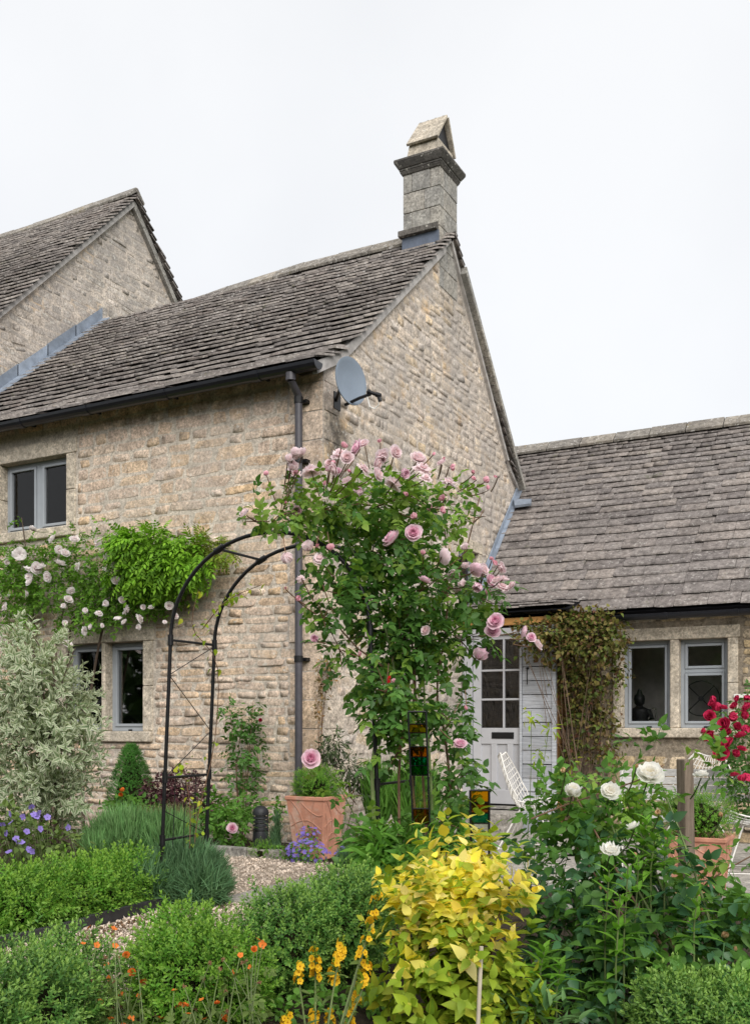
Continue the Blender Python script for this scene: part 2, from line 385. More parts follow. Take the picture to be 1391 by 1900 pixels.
# ------------------------------------------------------------------ templates
def stone_tmpl(seed):
    r = np.random.default_rng(seed); n = 8
    ang = np.array([-2.75, -2.2, -.95, -.4, .4, .95, 2.2, 2.75])
    base = np.array([[-.5, -.36], [-.38, -.5], [.38, -.5], [.5, -.36], [.5, .36], [.38, .5], [-.38, .5], [-.5, .36]])
    base = base * (1 + r.uniform(-.16, .05, (n, 1))) + r.uniform(-.05, .05, (n, 2))
    inner = base * np.array([.955, .90]) + r.uniform(-.02, .02, (n, 2)); tl = r.normal(0, 1.0, 2)
    V = np.vstack([np.c_[base, np.full(n, -1.5)], np.c_[inner, .75 + inner @ tl + r.uniform(-.3, .3, n)], [[r.uniform(-.28, .28), r.uniform(-.25, .25), .9 + r.uniform(-.5, .5)]]])
    Fs = [(i, (i + 1) % n, n + (i + 1) % n, n + i) for i in range(n)] + [(n + i, n + (i + 1) % n, 2 * n) for i in range(n)]
    return dict(V=V, T=tri(Fs), name='stone')
STONES = [stone_tmpl(s) for s in range(14)]
def block_tmpl(seed):
    r = np.random.default_rng(seed); e = .035
    b = np.array([[-.5, -.5], [.5, -.5], [.5, .5], [-.5, .5]]); i = b * (1 - e) + r.uniform(-.006, .006, (4, 2))
    V = np.vstack([np.c_[b, np.full(4, -.5)], np.c_[b * .995, np.full(4, .6)], np.c_[i, np.full(4, 1.0)]])
    Fs = [(j, (j + 1) % 4, 4 + (j + 1) % 4, 4 + j) for j in range(4)] + [(4 + j, 4 + (j + 1) % 4, 8 + (j + 1) % 4, 8 + j) for j in range(4)] + [(8, 9, 10, 11)]
    return dict(V=V, T=tri(Fs), name='block')
BLOCKS = [block_tmpl(s) for s in range(4)]
def slate_tmpl(seed):
    r = np.random.default_rng(seed)
    xs = np.array([-.5, -.2, .15, .5]) + np.r_[0, r.uniform(-.05, .05, 2), 0]
    y = r.uniform(-.012, .012, 4); y[0] += abs(r.normal(0, .015)); y[3] += abs(r.normal(0, .015))
    zt = 1 + r.uniform(-.12, .12, 4)
    V = np.vstack([np.c_[xs, y, zt], np.c_[xs, np.ones(4), zt * .6 + .3], np.c_[xs, y - .01, np.full(4, .05)], np.c_[xs[[0, 3]], np.ones(2), np.zeros(2)]])
    Fs = [(0, 1, 5, 4), (1, 2, 6, 5), (2, 3, 7, 6), (8, 9, 1, 0), (9, 10, 2, 1), (10, 11, 3, 2), (8, 0, 4, 12), (3, 11, 13, 7)]
    return dict(V=V, T=tri(Fs), name='slate')
SLATES = [slate_tmpl(s) for s in range(12)]
def leaf_verts(w=.28, fold=.12, droop=.15, n=4, shape=.42):
    """One leaf: base at the origin, tip at +Y, face up +Z; returns V, faces, edge flags."""
    V = [(0, 0, 0)]; tone = [0]; rows = []
    for i in range(1, n):
        t = i / n; s = math.sin(math.pi * t ** (.5 / max(shape, .1) * .6)) if t < 1 else 0
        ww = w * max(s, .05); z = -droop * t * t
        V += [(-ww, t, z + fold * ww * 2), (0, t, z), (ww, t, z + fold * ww * 2)]; tone += [1, 0, 1]
        rows.append((len(V) - 3, len(V) - 2, len(V) - 1))
    V.append((0, 1, -droop)); tone.append(.6); tip = len(V) - 1
    Fs = [(0, rows[0][1], rows[0][0]), (0, rows[0][2], rows[0][1])]
    for a, b in zip(rows[:-1], rows[1:]): Fs += [(a[0], a[1], b[1], b[0]), (a[1], a[2], b[2], b[1])]
    Fs += [(rows[-1][0], rows[-1][1], tip), (rows[-1][1], rows[-1][2], tip)]
    return np.array(V, float), Fs, np.array(tone, float)
def assemble(parts, name='leaf'):
    """parts: (V, faces, tone, scale, rotation 3x3, offset)."""
    VV, FF, TT = [], [], []; b = 0
    for V, Fs, tn, s, Rm, off in parts:
        VV.append((V * s) @ np.asarray(Rm).T + np.asarray(off)); FF += [tuple(b + i for i in f) for f in Fs]; TT.append(tn); b += len(V)
    return dict(V=np.concatenate(VV), T=tri(FF), tone=np.concatenate(TT), name=name)
def rz(a): c, s = math.cos(a), math.sin(a); return np.array([[c, -s, 0], [s, c, 0], [0, 0, 1.0]])
def rx(a): c, s = math.cos(a), math.sin(a); return np.array([[1, 0, 0], [0, c, -s], [0, s, c]])
def ry(a): c, s = math.cos(a), math.sin(a); return np.array([[c, 0, s], [0, 1, 0], [-s, 0, c]])
def single_leaf(w, fold=.12, droop=.15, n=4, shape=.42, name='leaf'):
    V, Fs, tn = leaf_verts(w, fold, droop, n, shape)
    return assemble([(V, Fs, tn, 1.0, np.eye(3), (0, 0, 0))], name)
def rose_leaf(seed, pairs=2, w=.32):
    r = np.random.default_rng(seed); parts = []; V, Fs, tn = leaf_verts(w, .14, .14, 4, .45)
    for i in range(pairs):
        y = .22 + .30 * i
        for sgn in (-1, 1):
            parts.append((V, Fs, tn, .30 + r.uniform(-.04, .04), rz(-sgn * R(66 + r.uniform(-12, 12))) @ ry(r.uniform(-.35, .35)) @ rx(r.uniform(-.35, .15)), (0, y, -.05 * y)))
    parts.append((V, Fs, tn, .37, rx(r.uniform(-.35, 0)) @ ry(r.uniform(-.3, .3)), (0, .60, -.04)))
    st = np.array([(-.012, 0, 0), (.012, 0, 0), (.01, .62, -.04), (-.01, .62, -.04)])
    parts.append((st, [(0, 1, 2, 3)], np.zeros(4), 1.0, np.eye(3), (0, 0, 0)))
    return assemble(parts)
ROSEL = [rose_leaf(s) for s in range(8)]
def pinnate_leaf(seed, pairs=5, w=.2):
    r = np.random.default_rng(seed); parts = []; V, Fs, tn = leaf_verts(w, .1, .15, 3, .42)
    for i in range(pairs):
        y = .12 + .72 * i / pairs; s = .30 * (1 - .35 * abs(i / pairs - .4))
        for sgn in (-1, 1):
            parts.append((V, Fs, tn, s, rz(-sgn * R(55 + r.uniform(-10, 10))) @ rx(r.uniform(-.6, -.1)), (0, y, -.25 * y * y)))
    parts.append((V, Fs, tn, .28, rx(-.5), (0, .84, -.2)))
    return assemble(parts)
PINN = [pinnate_leaf(s) for s in range(5)]
def spray(seed, n=8, ll=.35, w=.16, spread=55, up=.0, length=1.0, droop=.2, rows=3, name='leaf_spray', whorl=False, tips=False):
    """A shoot along +Y carrying n leaves."""
    r = np.random.default_rng(seed); parts = []; V, Fs, tn = leaf_verts(w, .14, droop, rows, .42)
    for i in range(n):
        t = (i + .5) / n; y = length * t; a = i * 2.4 + r.uniform(-.4, .4)
        if whorl: a = (i % 2) * math.pi + (i // 2 % 2) * math.pi / 2 + r.uniform(-.2, .2); y = length * ((i // 2) + .5) / math.ceil(n / 2)
        sp = R(spread * (1 - .45 * t) + r.uniform(-10, 10)); s = ll * (1 - .35 * t) * r.uniform(.85, 1.15)
        Rm = ry(a) @ rx(sp - up)            # tilt up toward +Z then spin about the shoot
        parts.append((V, Fs, np.full(len(tn), max(0, t * 1.5 - .5)) if tips else tn, s, Rm @ ry(math.pi), (0, y, 0)))
    parts.append((V, Fs, np.ones(len(tn)) if tips else tn, ll * .7, rx(r.uniform(-.2, .2)), (0, length * .96, 0)))
    st = np.array([(-.012, 0, 0), (.012, 0, 0), (.006, length, 0), (-.006, length, 0)])
    parts.append((st, [(0, 1, 2, 3)], np.zeros(4), 1.0, np.eye(3), (0, 0, 0)))
    return assemble(parts, name)
def bloom(seed, rings, name='bloom', ruffle=.08, rows=4, cols=5):
    """rings: (petal count, length, half width, cup start angle, cup end angle, tone). Opens along +Z."""
    r = np.random.default_rng(seed); VV, FF, TT = [], [], []; b = 0
    for q, (n, L, W, a0, a1, tn) in enumerate(rings):
        ph = r.uniform(0, 6.28)
        for k in range(n):
            az = ph + 2 * math.pi * k / n + r.uniform(-.18, .18); LL = L * r.uniform(.88, 1.1); tw = r.uniform(-.2, .2)
            pts = []; x = 0.02; z = q * .012; st = LL / (rows - 1)
            for i in range(rows):
                t = i / (rows - 1); an = a0 + (a1 - a0) * t
                ww = W * math.sin(math.pi * (.12 + .72 * t)) ** .8
                for j in range(cols):
                    sgn = (j / (cols - 1) - .5) * 2
                    cup = .22 * W * sgn * sgn * (1 if an > .5 else .4)
                    rf = ruffle * L * t * r.normal(0, .6)
                    p = np.array([x - cup * math.sin(an) + rf * .4, sgn * ww, z + cup * math.cos(an) + rf + tw * sgn * ww * .3])
                    pts.append(p); TT.append(min(1, max(0, tn + .15 * (1 - t) - .25 * (t > .9))))
                x += st * math.cos(an); z += st * math.sin(an)
            VV.append(np.array(pts) @ rz(az).T)
            for i in range(rows - 1):
                for j in range(cols - 1):
                    FF.append((b + i * cols + j, b + i * cols + j + 1, b + (i + 1) * cols + j + 1, b + (i + 1) * cols + j))
            b += rows * cols
    return dict(V=np.concatenate(VV), T=tri(FF), tone=np.array(TT), name=name)
def english(seed):
    return bloom(seed, [(6, .55, .36, .05, .75, .0), (7, .50, .30, .45, 1.25, .15), (7, .42, .24, .8, 1.6, .45), (6, .36, .19, 1.0, 1.9, .75), (5, .28, .13, 1.2, 2.1, 1.0)])
ENG = [english(s) for s in range(6)]
CUPS = [bloom(s, [(6, .62, .40, .9, 1.35, .0), (6, .58, .34, 1.0, 1.6, .2), (5, .45, .24, 1.2, 1.9, .6)]) for s in range(4)]
OLD = [bloom(s, [(7, .60, .34, -.5, .1, .0), (6, .48, .28, -.1, .7, .1), (6, .30, .2, .5, 1.4, .35)], ruffle=.16) for s in range(4)]
LOOSE = [bloom(s, [(5, .62, .42, .15, .75, .0), (5, .58, .38, .6, 1.25, .1), (5, .46, .30, .9, 1.7, .35), (4, .34, .2, 1.1, 1.9, .7)], ruffle=.13) for s in range(5)]
FIVE = [bloom(s, [(5, .50, .26, .15, .35, .0), (4, .14, .06, 1.0, 1.5, 1.0)], rows=3, cols=3, ruffle=.05, name='flower') for s in range(4)]
STAR = [bloom(s, [(5, .50, .15, .25, .1, .0), (3, .1, .05, 1, 1.5, 1.0)], rows=3, cols=3, ruffle=.04, name='flower') for s in range(3)]
BUD = [bloom(s, [(4, .5, .22, 1.2, 1.75, .3), (3, .55, .16, 1.35, 1.8, .9)], rows=4, cols=3, ruffle=.02, name='bud') for s in range(3)]

# ================================================================== ground
def smooth(a, b, x):
    t = np.clip((x - a) / (b - a), 0, 1); return t * t * (3 - 2 * t)
def ground_z(x, y):
    return -.25 * smooth(.06, .30, np.asarray(x, float)) * smooth(-1.35, -1.08, np.asarray(y, float)) * smooth(-7.6, -7.2, -np.asarray(x, float))
xs = np.r_[-400, -100, -30, np.linspace(-14, 14, 225), 30, 100, 400]; ys = np.r_[-400, -100, -30, np.linspace(-12, 10, 177), 30, 100, 400]
X, Y = np.meshgrid(xs, ys); Z = ground_z(X, Y) + .012 * np.sin(X * 7.3 + 2 * np.sin(Y * 5)) * np.sin(Y * 6.1) * (np.abs(X) < 13)
nx = len(xs); q = np.arange(len(xs) * len(ys)).reshape(len(ys), nx)
quads = np.stack([q[:-1, :-1], q[:-1, 1:], q[1:, 1:], q[1:, :-1]], -1).reshape(-1, 4)
gm, gt, go = nodes_mat('garden_soil'); gpr, gpos = piece_random(gt)
gc = mix(gt, 1.0, (.055, .042, .030), ramp(gt, noise(gt, gpos, 7, 6, .7), [.5, 1.6], [.3, .7]), 'MULTIPLY')
sx = gt.nodes.new('ShaderNodeVectorMath'); sx.operation = 'LENGTH'; gt.links.new(gpos, sx.inputs[0])
mr = gt.nodes.new('ShaderNodeMapRange'); mr.inputs['From Min'].default_value = 13; mr.inputs['From Max'].default_value = 16
gt.links.new(sx.outputs['Value'], mr.inputs['Value'])
gc = mix(gt, mr.outputs[0], gc, (.07, .105, .035))
principled(gt, go, gc, .95, .1, 0, [(noise(gt, gpos, 30, 6, .75), 1.0, .03)])
tag(link('ground', np_mesh('ground', np.stack([X, Y, Z], -1).reshape(-1, 3), quads, gm, True)), kind='structure')

# gravel path: a sheet with loose chips on it
path_poly = [(.86, -7.4), (2.25, -7.4), (2.25, -3.6), (2.1, -2.2), (1.75, -1.15), (-.42, -1.15), (-.5, -1.9), (.2, -2.6), (.86, -3.2)]
gp = tag(MB().prism([(x, y, .0) for x, y in path_poly], (0, 0, .022)).build('gravel_path', M_SAND), kind='structure')
def inside(poly, x, y):
    c = np.zeros(len(x), bool); n = len(poly)
    for i in range(n):
        (x1, y1), (x2, y2) = poly[i], poly[(i + 1) % n]
        c ^= ((y1 > y) != (y2 > y)) & (x < (x2 - x1) * (y - y1) / (y2 - y1 + 1e-12) + x1)
    return c
def chip(seed):
    r = np.random.default_rng(seed)
    V = np.array([[1, 0, 0], [-1, 0, 0], [0, 1, 0], [0, -1, 0], [0, 0, 1], [0, 0, -1.0]]) * r.uniform(.55, 1.1, (6, 1)) + r.uniform(-.2, .2, (6, 3))
    return dict(V=V, T=np.array([(0, 2, 4), (2, 1, 4), (1, 3, 4), (3, 0, 4), (2, 0, 5), (1, 2, 5), (3, 1, 5), (0, 3, 5)], dtype=np.int32), name='chip')
CHIPS = [chip(s) for s in range(10)]
def rand_rot(n, rng):
    return frames(rng.normal(size=(n, 3)), rng.normal(size=(n, 3)))
nC = 26000; cx = RNG.uniform(-.5, 2.25, nC); cy = RNG.uniform(-5.8, -1.1, nC); ok = inside(path_poly, cx, cy)
slab = (cx > .98) & (cx < 1.66) & (cy > -2.95) & (cy < -1.65); ok &= ~slab | (RNG.random(nC) < .015)
cx, cy = cx[ok], cy[ok]; n = len(cx); r3 = np.random.default_rng(3)
s = r3.lognormal(math.log(.0085), .35, n)[:, None] * np.c_[r3.uniform(.8, 1.3, n), r3.uniform(.8, 1.2, n), r3.uniform(.5, .8, n)]
pieces(gp, 'gravel', CHIPS, r3.integers(0, 10, n), np.c_[cx, cy, .024 + r3.uniform(0, .008, n)], rand_rot(n, r3), s, M_GRAV, 0)
# darker debris along the edges of the gravel
nD = 700; dx = r3.normal(.0, .10, nD); dy = r3.uniform(-5.5, -2.9, nD)
pieces(gp, 'leaf_litter', CHIPS, r3.integers(0, 10, nD), np.c_[.97 + abs(dx), dy, np.full(nD, .035)], rand_rot(nD, r3),
       r3.uniform(.004, .013, nD)[:, None] * np.array([1, 1, .3]), plain('litter', (.14, .085, .05), .9, .1, 0, .5), 0)
for (x0, x1, y0, y1) in [(1.0, 1.64, -2.93, -2.22), (1.02, 1.63, -2.20, -1.67)]:
    m = MB().box(x0, x1, y0, y1, .012, .042); m.build('flagstone', M_FLAG, gp, bevel=.006)

# patio of flagstones, lower beside the wing
pat = tag(bpy.data.objects.new('patio', None), kind='structure'); COL.objects.link(pat); ORG['patio'] = np.zeros(3)
MB().box(.25, 7.2, -1.1, 3.3, -.235, -.178).build('patio_bed', M_SAND, pat)
r4 = np.random.default_rng(4); y = -1.08
while y < 3.2:
    hh = r4.uniform(.42, .62); x = .27 + r4.uniform(-.2, 0)
    x = max(x, .27)
    while x < 7.1:
        ww = r4.uniform(.45, .85)
        z = -.15 + r4.uniform(-.004, .004)
        MB().obox((x, y, -.19), (ww - .014, 0, 0), (0, min(hh, 3.28 - y) - .014, 0), (0, 0, z + .19)).build('flagstone', M_FLAG, pat, bevel=.006)
        x += ww
    y += hh
# kerb at the foot of the house bed, black edging beside the hedge
kb = thing('bed_kerb', 'low grey stone kerb edging the bed in front of the black bollard lamp', 'kerb', (-.1, -1.13, 0))
for (a, b) in [(-.62, -.05), (-.04, .30)]:
    MB().box(a, b, -1.17, -1.09, -.02, .098).build('kerb_stone', M_CHIM, kb, bevel=.012)
ed = MB(); pts = [(.90, -6.6), (.885, -5.4), (.875, -4.4), (.87, -3.9), (.86, -3.25), (.80, -3.0)]
for i in range(len(pts) - 1):
    a, b = np.array([*pts[i], 0.]), np.array([*pts[i + 1], 0.]); d = norm(b - a); s_ = np.array([d[1], -d[0], 0]) * .022
    ed.obox(a - s_ / 2 - (0, 0, .02), b - a + d * .004, s_, (0, 0, .105 + .008 * (i % 2)))
tag(ed.build('path_edging', M_EDGE, bevel=.006), 'black strip edging running between the long box hedge and gravel', 'edging')

# ================================================================== houses
def view_score(pos, nrm, w_, h_):
    d = CAM - pos; L = np.linalg.norm(d, axis=1); return np.abs((d * nrm).sum(1)) / L * w_ * h_ / L ** 2
def lay_stones(rows, x0f, x1f, skip, rng, wr, gap=.012):
    """rows of (z0, z1); x0f/x1f(z) limits; skip: rectangles (x0,x1,z0,z1). Returns a list of (xc, zc, w, h)."""
    outl = []
    for z0, z1 in rows:
        x = max(x0f(z0), x0f(z1)) - rng.uniform(0, .1); xe = min(x1f(z0), x1f(z1)); first = True
        lo = max(x0f(z0), x0f(z1))
        while x < xe:
            ww = rng.uniform(*wr) * (1.0 if rng.random() > .2 else .6); a, b = max(x, lo), min(x + ww, xe); x += ww
            segs = [(a, b)]
            for (sx0, sx1, sz0, sz1) in skip:
                if z1 > sz0 + .005 and z0 < sz1 - .005:
                    ns = []
                    for (p, q_) in segs:
                        if q_ <= sx0 or p >= sx1: ns.append((p, q_))
                        else:
                            if sx0 - p > .04: ns.append((p, sx0))
                            if q_ - sx1 > .04: ns.append((sx1, q_))
                    segs = ns
            for (p, q_) in segs:
                if q_ - p > .05:
                    hz = rng.uniform(-.006, .006)
                    outl.append(((p + q_) / 2, (z0 + z1) / 2 + hz, q_ - p - gap, z1 - z0 - gap))
    return outl
def stones_on(plane, at, sl_, proud, wob=.03, few=2.6):
    """positions/rotations/scales for stones laid on plane 'v' (y = at, facing -Y) or 'u' (x = at, facing +X)."""
    a = np.array(sl_); n = len(a); r = np.random.default_rng(n)
    if plane == 'v':
        pos = np.c_[a[:, 0], np.full(n, at), a[:, 1]]; B = np.array([[1, 0, 0], [0, 0, -1], [0, 1, 0]], float); nr = np.array([0, -1, 0])
    else:
        pos = np.c_[np.full(n, at), a[:, 0], a[:, 1]]; B = np.array([[0, 0, 1], [1, 0, 0], [0, 1, 0]], float); nr = np.array([1, 0, 0])
    th = r.normal(0, wob, n); c, s_ = np.cos(th), np.sin(th); Z2 = np.zeros((n, 3, 3)); Z2[:, 0, 0] = c; Z2[:, 0, 1] = -s_; Z2[:, 1, 0] = s_; Z2[:, 1, 1] = c; Z2[:, 2, 2] = 1
    pr = np.clip(r.normal(.9, .4, n), .3, 2) * np.where(r.random(n) < .15, few, 1.0) * proud
    return pos, B[None] @ Z2, np.c_[a[:, 2], a[:, 3], pr], nr
def wall_sheet(poly_rects, plane, at, thick, name, mat, parent):
    m = MB()
    for (x0, x1, z0, z1) in poly_rects:
        if plane == 'v': m.box(x0, x1, at, at + thick, z0, z1)
        else: m.box(at - thick, at, x0, x1, z0, z1)
    return m.build(name, mat, parent)
def rect_minus(x0, x1, z0, z1, holes):
    xs_ = sorted({x0, x1, *[h[0] for h in holes], *[h[1] for h in holes]}); zs_ = sorted({z0, z1, *[h[2] for h in holes], *[h[3] for h in holes]})
    outl = []
    for i in range(len(xs_) - 1):
        run = None
        for j in range(len(zs_) - 1):
            cxm, czm = (xs_[i] + xs_[i + 1]) / 2, (zs_[j] + zs_[j + 1]) / 2
            hole = any(h[0] < cxm < h[1] and h[2] < czm < h[3] for h in holes) or not (x0 < cxm < x1 and z0 < czm < z1)
            if hole: run = None
            elif run is None: run = [xs_[i], xs_[i + 1], zs_[j], zs_[j + 1]]; outl.append(run)
            else: run[3] = zs_[j + 1]
    return outl
def frame_of(plane, at):
    if plane == 'v': return lambda x, o_, z: np.array([x, at - o_, z])
    return lambda x, o_, z: np.array([at + o_, x, z])
def bar(m, Fn, x0, x1, o0, o1, z0, z1):
    p = Fn(x0, o0, z0); return m.obox(p, Fn(x1, o0, z0) - p, Fn(x0, o1, z0) - p, Fn(x0, o0, z1) - p)
def casement(win, Fn, x0, x1, z0, z1, back, transom=None, fw=.045, handle=True, sash=True):
    """frame, sashes and panes of one light, set back from the wall face; children of WIN."""
    m = MB(); f = fw
    bar(m, Fn, x0, x0 + f, -back - .06, -back, z0, z1); bar(m, Fn, x1 - f, x1, -back - .06, -back, z0, z1)
    bar(m, Fn, x0 + f, x1 - f, -back - .06, -back, z1 - f, z1); bar(m, Fn, x0 + f, x1 - f, -back - .06, -back, z0, z0 + f)
    rows = [(z0 + f, z1 - f)]
    if transom:
        bar(m, Fn, x0 + f, x1 - f, -back - .06, -back, transom - f * .5, transom + f * .5); rows = [(z0 + f, transom - f * .5), (transom + f * .5, z1 - f)]
    m.build('frame', M_FRAME, win, bevel=.004)
    for (a, b) in rows:
        s_ = MB(); g = .03; xa, xb = x0 + f + .003, x1 - f - .003; a += .003; b -= .003
        bar(s_, Fn, xa, xa + g, -back - .045, -back + .012, a, b); bar(s_, Fn, xb - g, xb, -back - .045, -back + .012, a, b)
        bar(s_, Fn, xa + g, xb - g, -back - .045, -back + .012, b - g, b); bar(s_, Fn, xa + g, xb - g, -back - .045, -back + .012, a, a + g)
        s_.build('sash', M_FRAME, win, bevel=.004)
        pn = MB(); bar(pn, Fn, xa + g - .004, xb - g + .004, -back - .024, -back - .018, a + g - .004, b - g + .004); pn.build('pane', M_GLASS, win)
    if handle:
        h = MB(); zc = z0 + (z1 - z0) * .42; xh = x0 + f + .055
        h.tube([Fn(xh, -back - .05, zc + .05), Fn(xh + .008, -back - .075, zc + .02), Fn(xh, -back - .075, zc - .06)], .006, .005)
        h.build('handle', M_CHROME, win)
        b_ = MB(); bar(b_, Fn, (x0 + x1) / 2 - .02, (x0 + x1) / 2 + .02, -back - .0, -back + .016, z0 + .002, z0 + .018); b_.build('latch', M_BLACK, win)
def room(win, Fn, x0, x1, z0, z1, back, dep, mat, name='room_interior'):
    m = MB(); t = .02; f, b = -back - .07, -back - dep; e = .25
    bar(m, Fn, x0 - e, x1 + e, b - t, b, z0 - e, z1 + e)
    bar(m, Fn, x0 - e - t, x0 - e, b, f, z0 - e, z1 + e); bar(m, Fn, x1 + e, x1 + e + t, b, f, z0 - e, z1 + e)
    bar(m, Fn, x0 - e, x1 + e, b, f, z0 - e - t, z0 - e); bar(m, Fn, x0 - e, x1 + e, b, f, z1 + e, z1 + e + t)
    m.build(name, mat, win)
def empty_part(name, parent):
    o = bpy.data.objects.new(name, None); COL.objects.link(o); o.parent = parent; ORG[o.name] = org(parent); return o

def roof_slope(prof, x0f, x1f, e0, e1, wr, rng, y_dir=1.0, side=None, thick=.022, gap=.016):
    """prof: (y, z) polyline from eave to ridge. Slates in graduated courses; x along X. Returns pos, rot, scale."""
    pr = np.array(prof); seg = np.linalg.norm(np.diff(pr, axis=0), axis=1); cum = np.r_[0, np.cumsum(seg)]; Ltot = cum[-1]
    pos, rot, sc = [], [], []; s_ = 0.0
    while s_ < Ltot - .02:
        e = e0 + (e1 - e0) * s_ / Ltot; e *= rng.uniform(.93, 1.07)
        k = min(np.searchsorted(cum, s_, 'right') - 1, len(seg) - 1)
        f = (s_ - cum[k]) / seg[k]; y, z = pr[k] + (pr[k + 1] - pr[k]) * f; d = (pr[k + 1] - pr[k]) / seg[k]
        up = np.array([0, d[0], d[1]]); nr = np.cross((1, 0, 0), up); nr = nr if nr[2] > 0 else -nr
        a, b = x0f(s_ / Ltot), x1f(s_ / Ltot); x = a - rng.uniform(0, wr[0]); wf = 1 - .45 * s_ / Ltot
        while x < b:
            ww = rng.uniform(*wr) * wf; p, q_ = max(x, a), min(x + ww, b); x += ww
            if q_ - p < .04: continue
            len_ = min(e * 1.9, Ltot - s_ + .03)
            tilt = (thick + gap) / e * rng.normal(1.0, .035); u2 = norm(up - nr * tilt); n2 = norm(np.cross((1, 0, 0), u2)); n2 = n2 if n2[2] > 0 else -n2
            xa = np.cross(u2, n2)
            sw = .007 * math.sin(((p + q_) / 2) * 1.9 + 1.0) * math.sin(math.pi * s_ / Ltot) + .006 * math.sin(((p + q_) / 2) * 7)
            pos.append(np.array([(p + q_) / 2, y, z]) + nr * (.046 + sw + rng.uniform(-.002, .003)))
            rot.append(np.stack([xa, u2, n2], 1)); sc.append(((q_ - p) - .006, len_, thick * rng.uniform(.9, 1.12)))
        s_ += e
    return np.array(pos), np.array(rot), np.array(sc)
def under(prof, x0, x1, name, mat, parent, th=.05):
    m = MB()
    for a, b in zip(prof[:-1], prof[1:]):
        d = norm(np.array([b[0] - a[0], b[1] - a[1]])); nv = np.array([0, -d[1], d[0]]); nv = nv if nv[2] > 0 else -nv
        m.obox((x0, a[0], a[1]), (x1 - x0, 0, 0), (0, b[0] - a[0], b[1] - a[1]), -nv * th)
    return m.build(name, mat, parent)
def ridge(parent, pts, wd, drop, ln, mat, rng):
    """a run of angular ridge stones along pts (polyline of apex positions)."""
    pts = [np.array(p, float) for p in pts]
    for a, b in zip(pts[:-1], pts[1:]):
        L = np.linalg.norm(b - a); n_ = max(1, round(L / ln)); d = (b - a) / L
        for i in range(n_):
            p = a + d * (L * i / n_); q_ = a + d * (L * (i + 1) / n_ - .012); jz = rng.uniform(-.006, .008)
            w1 = np.array([0, wd, -drop]); w2 = np.array([0, -wd, -drop]); t = np.array([0, 0, .04 + jz]); e = q_ - p
            m = MB(); poly = [p + w2, p + w2 + (0, -.012, .035), p + t + (0, -.02, 0), p + t + (0, .02, 0), p + w1 + (0, .012, .035), p + w1, p - (0, 0, .02)]
            m.prism(poly, e); m.build('ridge_tile', mat, parent, bevel=.006)

# ------------------------------------------------------------------ the main cottage
house = thing('stone_house', 'two-storey honey stone house with chimney on its end gable and stone slate roof', 'house', (0, 0, 0))
UL = -5.5                                           # plane where it meets the taller house
EZ, RZ_, RV = 4.46, 6.90, 2.87                      # eave edge, roof apex height, ridge line
prof_f = [(-.19, 4.43), (.30, 4.70), (RV, RZ_)]
prof_b = [(5.38, 4.32), (4.9, 4.60), (RV, RZ_)]
r5 = np.random.default_rng(5)
# window openings on the front
pU0, pU1 = onv(14, 864, .10), onv(124, 845, 0); pU2, pU3 = onv(14, 990, .10), onv(124, 981, 0)
up_o = (pU0[0], pU1[0], (pU2[2] + pU3[2]) / 2, (pU0[2] + pU1[2]) / 2)
lo_m0, lo_m1 = onv(189, 1250, 0)[0], onv(206, 1250, .08)[0]; lo_r = onv(266, 1250, 0)[0]
zlt, zlb = onv(235, 1191, 0)[2], onv(235, 1357, 0)[2]
lo_l = lo_m0 - (lo_r - lo_m1)
lo_o = (lo_l, lo_r, zlb, zlt)
holes = [up_o, lo_o]
grow = lambda h, e=.05: (h[0] - e, h[1] + e, h[2] - e, h[3] + e)      # the rough opening behind the dressed surround
front = wall_sheet(rect_minus(UL, -.449, -.3, 4.5, [grow(h) for h in holes]), 'v', 0.0, .45, 'front_wall', M_MORT, house)
sw = .13
def surround(parent, plane, at, o_, mull=None, jw=.13, sill_ext=.10, label=None, proud=.016, lintel_h=.17):
    x0, x1, z0, z1 = o_; Fn = frame_of(plane, at)
    for (a, b) in [(x0 - jw, x0), (x1, x1 + jw)]:
        zz = z0; k = 0; nb = 2
        for i in range(nb):
            m = MB(); h = (z1 - z0) / nb; bar(m, Fn, a, b, -.16, proud - .002 * i, z0 + h * i + .002, z0 + h * (i + 1) - .002); m.build('jamb', M_ASH, parent, bevel=.01)
    m = MB(); bar(m, Fn, x0 - jw - .02, x1 + jw + .02, -.16, proud + .002, z1 + .001, z1 + lintel_h); m.build('lintel', M_ASH, parent, bevel=.01)
    m = MB(); bar(m, Fn, x0 - jw, x1 + jw, -.16, proud + .035, z0 - .11, z0 - .001); m.build('sill', M_ASH, parent, bevel=.012)
    if mull:
        m = MB(); bar(m, Fn, mull[0], mull[1], -.16, proud - .004, z0 + .001, z1 - .001); m.build('mullion', M_ASH, parent, bevel=.012)
win = empty_part('window', house); Fv = frame_of('v', 0.0)
surround(win, 'v', 0.0, up_o); xm = (up_o[0] + up_o[1]) / 2
casement(win, Fv, up_o[0], xm, up_o[2], up_o[3], .10, handle=False); casement(win, Fv, xm, up_o[1], up_o[2], up_o[3], .10)
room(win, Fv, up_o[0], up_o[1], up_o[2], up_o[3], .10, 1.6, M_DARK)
cu = MB()
for i in range(7):
    cu.tube([Fv(up_o[0] + .03 + i * .05, -.28 - .02 * (i % 2), up_o[2] - .1), Fv(up_o[0] + .03 + i * .05, -.28 - .02 * (i % 2), up_o[3] + .1)], .032, k=8)
cu.build('curtain', M_CURT, win, smooth=True)
win = empty_part('window', house)
surround(win, 'v', 0.0, lo_o, (lo_m0, lo_m1))
casement(win, Fv, lo_l, lo_m0, lo_o[2], lo_o[3], .10, handle=False); casement(win, Fv, lo_m1, lo_r, lo_o[2], lo_o[3], .10)
